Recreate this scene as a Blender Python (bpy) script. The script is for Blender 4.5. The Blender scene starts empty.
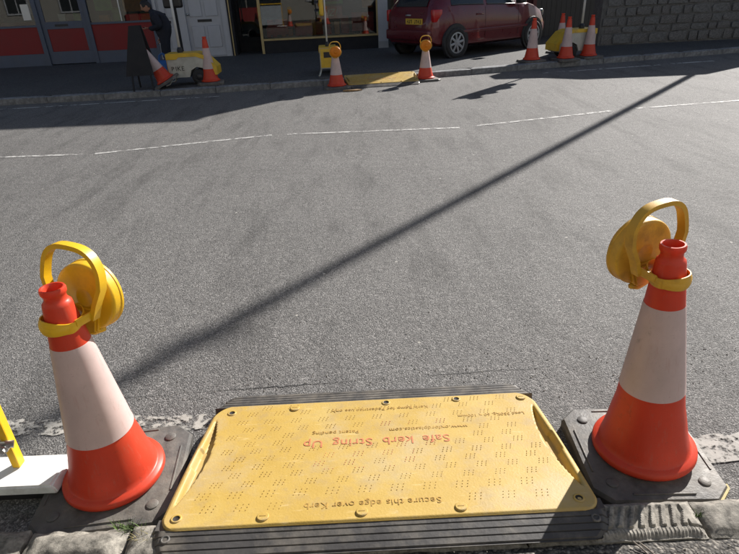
import bpy, bmesh, math, random
from mathutils import Vector, Matrix, noise
R = math.radians
scene = bpy.context.scene
C = scene.collection

# ------------------------------------------------------------------ camera
CAM_H, PITCH, ROLL, FPX = 1.45, 27.4, 2.6, 555.0
cam_d = bpy.data.cameras.new('camera')
cam = bpy.data.objects.new('camera', cam_d)
C.objects.link(cam)
cam_d.sensor_width = 36.0
cam_d.lens = FPX / 739.0 * 36.0
cam_d.clip_start = 0.05
cam_d.clip_end = 600
p, r = R(PITCH), R(ROLL)
F = Vector((0, math.cos(p), -math.sin(p)))
U0 = Vector((0, math.sin(p), math.cos(p)))
R0 = Vector((1, 0, 0))
RV = R0 * math.cos(r) - U0 * math.sin(r)
UV = R0 * math.sin(r) + U0 * math.cos(r)
cam.matrix_world = Matrix(((RV.x, UV.x, -F.x, 0), (RV.y, UV.y, -F.y, 0), (RV.z, UV.z, -F.z, CAM_H), (0, 0, 0, 1)))
scene.camera = cam

# ------------------------------------------------------------------ sky, sun, exposure
SUN_AZ = math.atan2(0.654, 0.757)      # from +Y towards +X
SUN_EL = R(30)
world = bpy.data.worlds.new('World')
scene.world = world
world.use_nodes = True
wn = world.node_tree.nodes
wl = world.node_tree.links
sky = wn.new('ShaderNodeTexSky')
sky.sky_type = 'NISHITA'
sky.sun_disc = False
sky.sun_elevation = SUN_EL
sky.sun_rotation = SUN_AZ
bg = wn['Background']
bg.inputs['Strength'].default_value = 0.05
wl.new(sky.outputs[0], bg.inputs['Color'])
sd = bpy.data.lights.new('sun', 'SUN')
sd.energy = 5.0
sd.angle = R(0.4)
sd.color = (1.0, 0.955, 0.90)
sun = bpy.data.objects.new('sun', sd)
C.objects.link(sun)
sdir = Vector((math.sin(SUN_AZ) * math.cos(SUN_EL), math.cos(SUN_AZ) * math.cos(SUN_EL), math.sin(SUN_EL)))
sun.rotation_euler = (-sdir).to_track_quat('-Z', 'Y').to_euler()
sun.location = sdir * 60
vs = scene.view_settings
vs.view_transform = 'Standard'
vs.look = 'None'
vs.gamma = 1
vs.exposure = 0.95
vs.use_curve_mapping = False

# ------------------------------------------------------------------ materials
MATS = {}
def new_mat(name):
    m = bpy.data.materials.new(name)
    m.use_nodes = True
    MATS[name] = m
    nt = m.node_tree
    return m, nt.nodes, nt.links, nt.nodes['Principled BSDF']
def ramp(nodes, links, src, stops, interp='LINEAR'):
    n = nodes.new('ShaderNodeValToRGB')
    n.color_ramp.interpolation = interp
    el = n.color_ramp.elements
    while len(el) < len(stops): el.new(0.5)
    for e, (pos, col) in zip(el, stops):
        e.position = pos
        e.color = (*col, 1) if len(col) == 3 else col
    links.new(src, n.inputs[0])
    return n
def g3(v): return (v, v, v)
def mix(nodes, links, fac, a, b, mode='MIX'):
    n = nodes.new('ShaderNodeMix')
    n.data_type = 'RGBA'
    n.blend_type = mode
    for i, v in ((0, fac), (6, a), (7, b)):
        if hasattr(v, 'type') and hasattr(v, 'is_output'): links.new(v, n.inputs[i])
        elif i == 0: n.inputs[i].default_value = v
        else: n.inputs[i].default_value = (*v, 1)
    return n.outputs[2]
def coords(nodes, links, kind='Object', scale=(1, 1, 1), rot=(0, 0, 0)):
    tc = nodes.new('ShaderNodeTexCoord')
    mp = nodes.new('ShaderNodeMapping')
    mp.inputs['Scale'].default_value = scale
    mp.inputs['Rotation'].default_value = rot
    links.new(tc.outputs[kind], mp.inputs[0])
    return mp.outputs[0]
def tex_noise(nodes, links, vec, scale, detail=4, rough=0.55):
    n = nodes.new('ShaderNodeTexNoise')
    n.inputs['Scale'].default_value = scale
    n.inputs['Detail'].default_value = detail
    n.inputs['Roughness'].default_value = rough
    links.new(vec, n.inputs['Vector'])
    return n
def bump(nodes, links, bs, h, strength, dist, prev=None):
    b = nodes.new('ShaderNodeBump')
    b.inputs['Strength'].default_value = strength
    b.inputs['Distance'].default_value = dist
    links.new(h, b.inputs['Height'])
    if prev: links.new(prev, b.inputs['Normal'])
    links.new(b.outputs[0], bs.inputs['Normal'])
    return b.outputs[0]

def simple(name, col, rough=0.5, metal=0.0, var=0.15, vscale=6.0, bumps=0.0, coat=0.0, dirt=None, dirt_amt=0.5, dscale=5.0):
    """plain colour with uneven tone, optional grime blotches and fine relief"""
    m, n, l, b = new_mat(name)
    v = coords(n, l)
    nz = tex_noise(n, l, v, vscale, 6, 0.6)
    lo = tuple(c * (1 - var) for c in col); hi = tuple(min(1, c * (1 + var)) for c in col)
    rp = ramp(n, l, nz.outputs[0], [(0.3, lo), (0.7, hi)])
    out = rp.outputs[0]
    if dirt:
        dz = tex_noise(n, l, v, dscale, 9, 0.68)
        dr = ramp(n, l, dz.outputs[0], [(0.46, g3(0)), (0.72, g3(dirt_amt))])
        out = mix(n, l, dr.outputs[0], out, dirt)
    l.new(out, b.inputs['Base Color'])
    rr = ramp(n, l, nz.outputs[0], [(0.25, g3(max(0.02, rough - 0.1))), (0.75, g3(min(1, rough + 0.12)))])
    l.new(rr.outputs[0], b.inputs['Roughness'])
    b.inputs['Metallic'].default_value = metal
    b.inputs['Coat Weight'].default_value = coat
    if bumps:
        fz = tex_noise(n, l, v, 60, 5, 0.6)
        bump(n, l, b, fz.outputs[0], bumps, 0.004)
    return m

def asphalt(name, dark, light, agg=105.0, bstr=0.75, stain=True, seam=False):
    m, n, l, b = new_mat(name)
    v = coords(n, l)
    vo = n.new('ShaderNodeTexVoronoi')
    vo.inputs['Scale'].default_value = agg
    vo.inputs['Randomness'].default_value = 1
    # break up the cells so chippings are uneven
    wz = tex_noise(n, l, v, 40, 3, 0.6)
    add = n.new('ShaderNodeMixRGB'); add.blend_type = 'ADD'; add.inputs[0].default_value = 0.012
    l.new(v, add.inputs[1]); l.new(wz.outputs['Color'], add.inputs[2])
    l.new(add.outputs[0], vo.inputs['Vector'])
    sep = n.new('ShaderNodeSeparateColor')
    l.new(vo.outputs['Color'], sep.inputs[0])
    chips = ramp(n, l, sep.outputs[0], [(0.0, dark), (0.45, tuple((a * 2 + c) / 3 for a, c in zip(dark, light))), (0.8, light), (0.97, tuple(min(1, c * 1.45) for c in light))])
    gap = ramp(n, l, vo.outputs['Distance'], [(0.35, g3(1)), (0.75, g3(0.5))])
    col = mix(n, l, 1.0, chips.outputs[0], gap.outputs[0], 'MULTIPLY')
    big = tex_noise(n, l, v, 0.9, 6, 0.6)
    tone = ramp(n, l, big.outputs[0], [(0.3, g3(0.90)), (0.7, g3(1.10))])
    col = mix(n, l, 1.0, col, tone.outputs[0], 'MULTIPLY')
    if stain:
        sv = coords(n, l, scale=(2.2, 0.45, 1), rot=(0, 0, R(-24)))
        st = tex_noise(n, l, sv, 1.7, 7, 0.62)
        sr = ramp(n, l, st.outputs[0], [(0.50, g3(1)), (0.64, g3(0.74))])
        col = mix(n, l, 1.0, col, sr.outputs[0], 'MULTIPLY')
        # pale specks of lime and grit
        vs2 = n.new('ShaderNodeTexVoronoi'); vs2.inputs['Scale'].default_value = 5.2
        l.new(v, vs2.inputs['Vector'])
        sp = ramp(n, l, vs2.outputs['Distance'], [(0.028, g3(1)), (0.05, g3(0))])
        col = mix(n, l, sp.outputs[0], col, (0.42, 0.40, 0.36))
    l.new(col, b.inputs['Base Color'])
    b.inputs['Roughness'].default_value = 0.78
    b.inputs['Specular IOR Level'].default_value = 0.30
    inv = n.new('ShaderNodeMath'); inv.operation = 'MULTIPLY_ADD'
    inv.inputs[1].default_value = -1; inv.inputs[2].default_value = 1
    l.new(vo.outputs['Distance'], inv.inputs[0])
    ad = n.new('ShaderNodeMath'); ad.operation = 'MULTIPLY_ADD'; ad.inputs[1].default_value = 0.8
    l.new(sep.outputs[1], ad.inputs[0]); l.new(inv.outputs[0], ad.inputs[2])
    pb = bump(n, l, b, ad.outputs[0], bstr, 0.006)
    mz = tex_noise(n, l, v, 9, 4, 0.6)
    bump(n, l, b, mz.outputs[0], 0.35, 0.02, pb)
    return m

asphalt('road_asphalt', (0.116, 0.112, 0.108), (0.215, 0.207, 0.198), 175, 0.6)
asphalt('near_pavement_asphalt', (0.035, 0.033, 0.031), (0.17, 0.155, 0.135), 95, 1.0, stain=False)
asphalt('far_pavement_asphalt', (0.06, 0.06, 0.06), (0.12, 0.118, 0.115), 90, 0.5, stain=False)

def worn_paint(name, col, lo, hi, scale=14):
    m, n, l, b = new_mat(name)
    v = coords(n, l)
    a = tex_noise(n, l, v, scale, 8, 0.72)
    k = ramp(n, l, a.outputs[0], [(lo, g3(0)), (hi, g3(1))])
    l.new(k.outputs[0], b.inputs['Alpha'])
    d = tex_noise(n, l, v, 30, 5, 0.6)
    cr = ramp(n, l, d.outputs[0], [(0.3, tuple(c * 0.7 for c in col)), (0.7, col)])
    l.new(cr.outputs[0], b.inputs['Base Color'])
    b.inputs['Roughness'].default_value = 0.75
    bump(n, l, b, d.outputs[0], 0.5, 0.004)
    return m
worn_paint('worn_edge_paint', (0.42, 0.40, 0.36), 0.47, 0.55, 26)
worn_paint('worn_edge_paint_solid', (0.33, 0.31, 0.28), 0.40, 0.50, 34)
worn_paint('centre_paint', (0.48, 0.47, 0.45), 0.40, 0.54, 12)
worn_paint('channel_paint', (0.5, 0.5, 0.48), 0.42, 0.52, 4)

def granite(name, a, bcol, sc=55):
    m, n, l, b = new_mat(name)
    v = coords(n, l)
    z1 = tex_noise(n, l, v, sc, 7, 0.7)
    c1 = ramp(n, l, z1.outputs[0], [(0.32, a), (0.66, bcol)])
    z2 = tex_noise(n, l, v, 7, 6, 0.6)
    t = ramp(n, l, z2.outputs[0], [(0.3, g3(0.62)), (0.7, g3(1.15))])
    l.new(mix(n, l, 1.0, c1.outputs[0], t.outputs[0], 'MULTIPLY'), b.inputs['Base Color'])
    b.inputs['Roughness'].default_value = 0.85
    bump(n, l, b, z1.outputs[0], 0.6, 0.006)
    return m
granite('kerb_granite', (0.09, 0.083, 0.070), (0.33, 0.305, 0.26), 45)
granite('far_kerb_granite', (0.12, 0.122, 0.125), (0.25, 0.255, 0.26), 20)
granite('rubble_stone', (0.09, 0.09, 0.09), (0.19, 0.188, 0.18), 9)
granite('rubble_stone_dark', (0.07, 0.07, 0.07), (0.20, 0.19, 0.18), 14)
granite('mortar', (0.10, 0.098, 0.094), (0.15, 0.148, 0.142), 25)

# safety yellow of the ramp, scuffed and dusty
m, n, l, b = new_mat('ramp_yellow')
v = coords(n, l)
z = tex_noise(n, l, v, 5, 8, 0.62)
base = ramp(n, l, z.outputs[0], [(0.28, (0.385, 0.248, 0.046)), (0.55, (0.435, 0.292, 0.068)), (0.75, (0.45, 0.328, 0.108))])
sv = coords(n, l, scale=(0.35, 2.2, 1), rot=(0, 0, R(35)))
sz = tex_noise(n, l, sv, 34, 4, 0.7)
sr = ramp(n, l, sz.outputs[0], [(0.60, g3(0)), (0.76, g3(0.35))])
c1 = mix(n, l, sr.outputs[0], base.outputs[0], (0.74, 0.60, 0.34))
gz = tex_noise(n, l, v, 11, 9, 0.7)
gr = ramp(n, l, gz.outputs[0], [(0.50, g3(0)), (0.72, g3(0.6))])
c2 = mix(n, l, gr.outputs[0], c1, (0.30, 0.22, 0.12))
dz2 = tex_noise(n, l, v, 3.2, 10, 0.72)
dr2 = ramp(n, l, dz2.outputs[0], [(0.50, g3(0)), (0.66, g3(0.42))])
c3 = mix(n, l, dr2.outputs[0], c2, (0.40, 0.33, 0.22))
l.new(c3, b.inputs['Base Color'])
b.inputs['Roughness'].default_value = 0.55
b.inputs['Specular IOR Level'].default_value = 0.4
fz = tex_noise(n, l, v, 130, 4, 0.6)
bump(n, l, b, fz.outputs[0], 0.25, 0.003)

simple('lamp_yellow', (0.68, 0.41, 0.012), 0.38, var=0.10, dirt=(0.35, 0.19, 0.02), dirt_amt=0.45, dscale=14, bumps=0.08)
simple('lamp_yellow_aged', (0.56, 0.32, 0.028), 0.45, var=0.14, dirt=(0.24, 0.13, 0.02), dirt_amt=0.75, dscale=17, bumps=0.1)
simple('ramp_rubber', (0.045, 0.042, 0.040), 0.55, var=0.25, dirt=(0.20, 0.175, 0.14), dirt_amt=0.65, dscale=9, bumps=0.25)
simple('base_rubber', (0.085, 0.080, 0.074), 0.60, var=0.35, vscale=20, dirt=(0.24, 0.21, 0.17), dirt_amt=0.65, dscale=7, bumps=0.5)
simple('chip_yellow', (0.36, 0.28, 0.08), 0.6, var=0.2, dirt=(0.2, 0.17, 0.1), dirt_amt=0.7, dscale=25)
simple('hole_dark', (0.02, 0.015, 0.01), 0.8, var=0.3)
simple('stud_dirt', (0.32, 0.19, 0.035), 0.7, var=0.3, vscale=30)
simple('ink_brown', (0.36, 0.21, 0.04), 0.7, var=0.3, vscale=40)
simple('ink_red', (0.46, 0.15, 0.06), 0.7, var=0.3, vscale=40)
simple('barrier_yellow', (0.80, 0.47, 0.01), 0.35, var=0.08, dirt=(0.4, 0.28, 0.1), dirt_amt=0.4, dscale=12)
simple('barrier_panel', (0.42, 0.46, 0.50), 0.45, var=0.1, dirt=(0.3, 0.3, 0.28), dirt_amt=0.5)
simple('white_block', (0.74, 0.75, 0.74), 0.5, var=0.06, dirt=(0.36, 0.35, 0.32), dirt_amt=0.55, dscale=13, bumps=0.15)
simple('steel', (0.45, 0.45, 0.45), 0.32, 1.0, var=0.2, vscale=40)
simple('black_plastic', (0.018, 0.018, 0.020), 0.45, var=0.3)
simple('black_paint', (0.010, 0.010, 0.013), 0.75, var=0.2)
simple('white_paint', (0.62, 0.63, 0.64), 0.45, var=0.08, dirt=(0.4, 0.39, 0.36), dirt_amt=0.4, dscale=3)
simple('door_white', (0.42, 0.43, 0.46), 0.4, var=0.05, dirt=(0.42, 0.42, 0.41), dirt_amt=0.4, dscale=2.5)
simple('frame_blue_grey', (0.075, 0.092, 0.132), 0.55, var=0.1, dirt=(0.1, 0.1, 0.1), dirt_amt=0.3)
simple('panel_red', (0.20, 0.012, 0.012), 0.62, var=0.12, vscale=2)
simple('wall_dark_red', (0.10, 0.022, 0.022), 0.6, var=0.18, vscale=3, dirt=(0.08, 0.03, 0.03), dirt_amt=0.5)
simple('gold_trim', (0.42, 0.32, 0.15), 0.4, 0.2, var=0.15)
simple('render_cream', (0.28, 0.265, 0.24), 0.85, var=0.1, vscale=1.5, dirt=(0.35, 0.31, 0.26), dirt_amt=0.4, dscale=1.2)
simple('render_grey', (0.34, 0.34, 0.34), 0.85, var=0.12, vscale=1.5)
simple('brick_red', (0.30, 0.12, 0.08), 0.85, var=0.25, vscale=12)
simple('roof_slate', (0.08, 0.08, 0.09), 0.6, var=0.3, vscale=8)
simple('interior', (0.10, 0.085, 0.075), 0.9, var=0.3, vscale=2)
simple('paper_white', (0.7, 0.68, 0.62), 0.8, var=0.05)
simple('goods_red', (0.42, 0.05, 0.04), 0.5, var=0.3, vscale=9)
simple('goods_green', (0.09, 0.30, 0.05), 0.5, var=0.3, vscale=9)
simple('goods_orange', (0.55, 0.22, 0.06), 0.5, var=0.3, vscale=9)
simple('goods_cream', (0.5, 0.42, 0.30), 0.6, var=0.2, vscale=9)
simple('box_grey', (0.46, 0.46, 0.41), 0.45, var=0.1, dirt=(0.25, 0.23, 0.19), dirt_amt=0.6, dscale=7)
simple('box_yellow', (0.66, 0.42, 0.03), 0.42, var=0.12, dirt=(0.3, 0.2, 0.06), dirt_amt=0.5, dscale=8)
simple('tyre', (0.022, 0.022, 0.023), 0.8, var=0.3)
simple('hubcap', (0.36, 0.37, 0.39), 0.35, 0.5, var=0.1)
simple('car_paint', (0.11, 0.007, 0.012), 0.32, 0.15, var=0.04, coat=0.7)
simple('car_glass', (0.02, 0.025, 0.03), 0.05, var=0.05)
simple('plate_yellow', (0.66, 0.42, 0.05), 0.4, var=0.05)
simple('lamp_red', (0.40, 0.015, 0.015), 0.15, var=0.1)
simple('wood_pole', (0.10, 0.07, 0.05), 0.8, var=0.25, vscale=9)
simple('cloth_navy', (0.013, 0.015, 0.024), 0.9, var=0.3, vscale=5, bumps=0.2)
simple('cloth_dark', (0.012, 0.012, 0.014), 0.9, var=0.3, vscale=5)
simple('skin', (0.42, 0.22, 0.15), 0.55, var=0.08)
simple('hair', (0.012, 0.009, 0.008), 0.6, var=0.3, vscale=40)
simple('bag_blue', (0.02, 0.10, 0.30), 0.45, var=0.1)
simple('leaf_brown', (0.28, 0.17, 0.08), 0.8, var=0.2, vscale=40)
simple('moss_green', (0.06, 0.10, 0.02), 0.8, var=0.4, vscale=30)
simple('moss_dry', (0.20, 0.17, 0.07), 0.8, var=0.4, vscale=30)
simple('twig', (0.20, 0.17, 0.14), 0.8, var=0.3, vscale=30)
simple('tar', (0.012, 0.012, 0.012), 0.6, var=0.3, vscale=30)

def plastic_red(name, col, trans, scuff=(0.42, 0.20, 0.14), grime=(0.22, 0.06, 0.04)):
    m, n, l, b = new_mat(name)
    v = coords(n, l)
    z = tex_noise(n, l, v, 7, 7, 0.62)
    rp = ramp(n, l, z.outputs[0], [(0.3, tuple(c * 0.88 for c in col)), (0.7, tuple(min(1, c * 1.08) for c in col))])
    sv = coords(n, l, scale=(6, 6, 0.8))
    s = tex_noise(n, l, sv, 14, 6, 0.7)
    sr = ramp(n, l, s.outputs[0], [(0.56, g3(0)), (0.78, g3(0.40))])
    cc = mix(n, l, sr.outputs[0], rp.outputs[0], scuff)
    dz = tex_noise(n, l, v, 16, 9, 0.75)
    dm = ramp(n, l, dz.outputs[0], [(0.60, g3(0)), (0.70, g3(0.55))])
    cc = mix(n, l, dm.outputs[0], cc, grime)
    fs = tex_noise(n, l, coords(n, l, scale=(3, 9, 14), rot=(R(20), R(35), 0)), 30, 2, 0.5)
    fm = ramp(n, l, fs.outputs[0], [(0.70, g3(0)), (0.74, g3(0.5))])
    cc = mix(n, l, fm.outputs[0], cc, grime)
    l.new(cc, b.inputs['Base Color'])
    b.inputs['Roughness'].default_value = 0.40
    b.inputs['Specular IOR Level'].default_value = 0.4
    # thin translucent plastic: part of the sunlight comes through the wall
    tr = n.new('ShaderNodeBsdfTranslucent')
    l.new(cc, tr.inputs['Color'])
    ms = n.new('ShaderNodeMixShader'); ms.inputs[0].default_value = trans
    out = n['Material Output']
    l.new(b.outputs[0], ms.inputs[1]); l.new(tr.outputs[0], ms.inputs[2])
    l.new(ms.outputs[0], out.inputs['Surface'])
    bz = tex_noise(n, l, v, 30, 4, 0.6)
    bump(n, l, b, bz.outputs[0], 0.06, 0.004)
    return m
plastic_red('cone_red', (0.70, 0.068, 0.030), 0.27)
plastic_red('sleeve_white', (0.66, 0.53, 0.505), 0.26, (0.46, 0.22, 0.18), (0.30, 0.24, 0.21))
plastic_red('lens_amber', (0.80, 0.25, 0.01), 0.25)

def glass(name, tint=(0.75, 0.8, 0.8), clear=0.86):
    """window pane: mirror part by Fresnel, the rest see-through"""
    m, n, l, b = new_mat(name)
    b.inputs['Base Color'].default_value = (*tint, 1)
    b.inputs['Roughness'].default_value = 0.02
    b.inputs['IOR'].default_value = 1.5
    b.inputs['Base Color'].default_value = (0.01, 0.01, 0.01, 1)
    b.inputs['Specular IOR Level'].default_value = 0.8
    t = n.new('ShaderNodeBsdfTransparent'); t.inputs[0].default_value = (*tint, 1)
    ms = n.new('ShaderNodeMixShader'); ms.inputs[0].default_value = clear
    l.new(b.outputs[0], ms.inputs[1]); l.new(t.outputs[0], ms.inputs[2])
    gl = n.new('ShaderNodeBsdfGlossy'); gl.inputs['Roughness'].default_value = 0.01
    fr = n.new('ShaderNodeFresnel'); fr.inputs[0].default_value = 1.5
    m2 = n.new('ShaderNodeMixShader')
    l.new(fr.outputs[0], m2.inputs[0]); l.new(ms.outputs[0], m2.inputs[1]); l.new(gl.outputs[0], m2.inputs[2])
    l.new(m2.outputs[0], n['Material Output'].inputs['Surface'])
    return m
glass('window_glass')

# ------------------------------------------------------------------ mesh helpers
def link(name, me, mat, parent=None, smooth=False):
    if mat: me.materials.append(MATS[mat])
    if smooth:
        for pl in me.polygons: pl.use_smooth = True
    o = bpy.data.objects.new(name, me)
    C.objects.link(o)
    if parent: o.parent = parent
    return o
def obj(name, bm, mat, parent=None, smooth=False, autosmooth=None):
    bmesh.ops.recalc_face_normals(bm, faces=bm.faces[:])
    me = bpy.data.meshes.new(name)
    bm.to_mesh(me); bm.free()
    if autosmooth:
        for pl in me.polygons: pl.use_smooth = True
        me.set_sharp_from_angle(angle=R(autosmooth))
    return link(name, me, mat, parent, smooth)
def tag(o, label, cat, group=None):
    o['label'] = label; o['category'] = cat
    if group: o['group'] = group
    return o
def thing(name, label, cat, loc=(0, 0, 0), rz=0, group=None):
    o = bpy.data.objects.new(name, None)
    o.empty_display_size = 0.1
    C.objects.link(o)
    o.location = loc; o.rotation_euler = (0, 0, rz)
    return tag(o, label, cat, group)
def structure(o): o['kind'] = 'structure'; return o
def stuff(o): o['kind'] = 'stuff'; return o
def copy_tree(o, parent=None):
    c = o.copy(); C.objects.link(c); c.parent = parent
    for ch in list(o.children): copy_tree(ch, c)
    return c
def box(bm, x0, x1, y0, y1, z0, z1, bev=0.0, seg=1):
    r_ = bmesh.ops.create_cube(bm, size=1)
    vs_ = r_['verts']
    for v_ in vs_:
        v_.co = Vector((x0 + (v_.co.x + .5) * (x1 - x0), y0 + (v_.co.y + .5) * (y1 - y0), z0 + (v_.co.z + .5) * (z1 - z0)))
    if bev:
        es = list({e for v_ in vs_ for e in v_.link_edges})
        bmesh.ops.bevel(bm, geom=es, offset=bev, segments=seg, profile=0.6, affect='EDGES')
    return vs_
def bx(name, x0, x1, y0, y1, z0, z1, mat, parent=None, bev=0.0, seg=1):
    bm = bmesh.new(); box(bm, x0, x1, y0, y1, z0, z1, bev, seg)
    return obj(name, bm, mat, parent)
def lathe(bm, prof, seg=48, axis=None, origin=(0, 0, 0)):
    rings = []
    M = Matrix.Identity(3)
    if axis is not None: M = Vector(axis).normalized().to_track_quat('Z', 'Y').to_matrix()
    O = Vector(origin)
    for (rad, h) in prof:
        if rad < 1e-6: rings.append([bm.verts.new(O + M @ Vector((0, 0, h)))])
        else: rings.append([bm.verts.new(O + M @ Vector((rad * math.cos(a), rad * math.sin(a), h))) for a in [2 * math.pi * k / seg for k in range(seg)]])
    for a, b_ in zip(rings, rings[1:]):
        for k in range(seg):
            k2 = (k + 1) % seg
            if len(a) == 1 and len(b_) == 1: continue
            if len(a) == 1: bm.faces.new((a[0], b_[k], b_[k2]))
            elif len(b_) == 1: bm.faces.new((a[k], a[k2], b_[0]))
            else: bm.faces.new((a[k], a[k2], b_[k2], b_[k]))
def tube(bm, pts, rx, ry=None, seg=10, cap=True, up=(0, 0, 1), closed=False):
    """swept tube, rx across and ry along `up`"""
    if ry is None: ry = rx
    P = [Vector(q) for q in pts]
    rings = []
    N = len(P)
    for i, q in enumerate(P):
        if closed: t = (P[(i + 1) % N] - P[i - 1])
        else: t = (P[min(i + 1, N - 1)] - P[max(i - 1, 0)])
        t.normalize()
        u = Vector(up) - t * t.dot(Vector(up))
        if u.length < 1e-3: u = Vector((1, 0, 0)) - t * t.x
        u.normalize(); s = t.cross(u)
        a_ = rx[i] if isinstance(rx, (list, tuple)) else rx
        b_ = ry[i] if isinstance(ry, (list, tuple)) else ry
        rings.append([bm.verts.new(q + s * a_ * math.cos(w) + u * b_ * math.sin(w)) for w in [2 * math.pi * (k + .5) / seg for k in range(seg)]])
    prs = list(zip(rings, rings[1:])) + ([(rings[-1], rings[0])] if closed else [])
    for A, B in prs:
        for k in range(seg): bm.faces.new((A[k], A[(k + 1) % seg], B[(k + 1) % seg], B[k]))
    if cap and not closed:
        bm.faces.new(rings[0]); bm.faces.new(rings[-1])
def prism(bm, poly, z0, z1, plane='xy'):
    def P(a, b_, h):
        return {'xy': (a, b_, h), 'xz': (a, h, b_), 'yz': (h, a, b_)}[plane]
    A = [bm.verts.new(P(a, b_, z0)) for a, b_ in poly]
    B = [bm.verts.new(P(a, b_, z1)) for a, b_ in poly]
    bm.faces.new(A); bm.faces.new(B)
    for k in range(len(A)):
        bm.faces.new((A[k], A[(k + 1) % len(A)], B[(k + 1) % len(B)], B[k]))
def text_mesh(name, body, size, mat, parent, loc, rot, extrude=0.0006, shear=0.0, align='CENTER', xs=1.0):
    cu = bpy.data.curves.new(name, 'FONT')
    cu.body = body; cu.size = size; cu.extrude = extrude; cu.align_x = align; cu.shear = shear
    cu.resolution_u = 3; cu.space_character = 1.05
    t = bpy.data.objects.new(name + '_curve', cu)
    C.objects.link(t)
    bpy.context.view_layer.update()
    me = bpy.data.meshes.new_from_object(t.evaluated_get(bpy.context.evaluated_depsgraph_get()))
    bpy.data.objects.remove(t); bpy.data.curves.remove(cu)
    me.materials.clear()
    o = link(name, me, mat, parent)
    o.location = loc; o.rotation_euler = rot; o.scale = (xs, 1, 1)
    return o
def smoothstep(a, b_, x):
    t = max(0.0, min(1.0, (x - a) / (b_ - a))); return t * t * (3 - 2 * t)
def nz(x, y, z=0.0): return noise.noise(Vector((x, y, z)))

# ------------------------------------------------------------------ ground, road, pavements, kerbs
bm = bmesh.new()
vs_ = [bm.verts.new(q) for q in ((-150, -150, 0), (150, -150, 0), (150, 150, 0), (-150, 150, 0))]
bm.faces.new(vs_)
structure(obj('road', bm, 'road_asphalt'))

KP = [(-40, 9.3), (-20, 9.3), (-12, 9.32), (-8, 9.40), (-6, 9.48), (-4, 9.60), (-2.5, 9.78), (-0.5, 10.06), (1.4, 10.45), (3, 10.84), (5, 11.33), (7, 11.80), (9, 12.26), (12, 12.95), (20, 14.6), (40, 18.0)]
def kerb_y(x):
    for (a, ya), (b_, yb) in zip(KP, KP[1:]):
        if a <= x <= b_: return ya + (yb - ya) * (x - a) / (b_ - a)
    return KP[-1][1]
KERB_W, PAV = 0.14, 0.10
bm = bmesh.new()
poly = [(x, y + KERB_W + 0.004) for x, y in KP] + [(40, 60), (-40, 60)]
prism(bm, poly, -0.05, PAV)
structure(obj('far_pavement', bm, 'far_pavement_asphalt'))

def rough_block(L, W, z0, z1, nx, ny, amp, seed, groove=None, edge=0.012):
    """kerb stone: closed block whose top is uneven, edges worn round"""
    bm = bmesh.new()
    g = []
    for j in range(ny + 1):
        row = []
        for i in range(nx + 1):
            x = L * i / nx; y = W * j / ny
            d = min(x, L - x, y, W - y)
            z = z1 - edge * (1 - smoothstep(0, edge * 1.6, d)) * 1.0
            z += amp * nz(x * 14 + seed, y * 14, seed) + amp * 0.7 * nz(x * 45, y * 45 + seed, 3)
            if groove: z += groove(x, y)
            row.append(bm.verts.new((x + 0.004 * nz(y * 25, seed, x * 9), y + 0.005 * nz(x * 22, seed + 4), z)))
        g.append(row)
    for j in range(ny):
        for i in range(nx): bm.faces.new((g[j][i], g[j][i + 1], g[j + 1][i + 1], g[j + 1][i]))
    rim = g[0][:] + [g[j][nx] for j in range(1, ny + 1)] + g[ny][-2::-1] + [g[j][0] for j in range(ny - 1, 0, -1)]
    low = [bm.verts.new((v_.co.x, v_.co.y, z0)) for v_ in rim]
    for k in range(len(rim)):
        k2 = (k + 1) % len(rim)
        bm.faces.new((rim[k], rim[k2], low[k2], low[k]))
    bm.faces.new(low)
    return bm

far_kerb = structure(bpy.data.objects.new('far_kerb', None)); C.objects.link(far_kerb)
stone_meshes = []
for s in range(4):
    b0 = rough_block(0.90, KERB_W, -0.04, PAV + 0.004, 10, 4, 0.004, s * 3.7, edge=0.015)
    o = obj('kerb_stone', b0, 'far_kerb_granite', None, autosmooth=50)
    stone_meshes.append(o.data); bpy.data.objects.remove(o)
x = -11.5; k = 0
rng = random.Random(4)
while x < 14:
    y = kerb_y(x); y2 = kerb_y(x + 0.9)
    a = math.atan2(y2 - y, 0.9)
    o = bpy.data.objects.new('kerb_stone', stone_meshes[k % 4]); C.objects.link(o); o.parent = far_kerb
    o.location = (x, y, rng.uniform(-0.006, 0.004)); o.rotation_euler = (0, 0, a)
    x += 0.908 * math.cos(a); k += 1

# near kerb: granite stones with tooling, front edge along y = 1.115
def chevrons(x, y):
    if y < 0.030: return -0.0028 * (0.5 + 0.5 * math.sin(x * 620)) * smoothstep(0.0, 0.008, y) - 0.001
    if y < 0.036: return -0.007
    if x > 0.455: return 0.0
    ph = (x - 0.45 * (y - 0.04)) * 2 * math.pi / 0.030
    w = smoothstep(0.25, 0.75, 0.5 + 0.5 * math.sin(ph))
    return -0.013 * w * (0.6 + 0.7 * abs(nz(x * 9, y * 9, 5))) * (1 - smoothstep(0.098, 0.112, y))
near_kerb = structure(bpy.data.objects.new('near_kerb', None)); C.objects.link(near_kerb)
near_spec = [(-1.95, 0.93, 0.0045, None, 0.018), (-1.012, 0.285, 0.008, None, 0.026), (-0.715, 1.11, 0.003, None, 0.015),
             (0.402, 0.49, 0.0025, chevrons, 0.012), (0.900, 0.34, 0.006, None, 0.018), (1.25, 0.93, 0.005, None, 0.018)]
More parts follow.
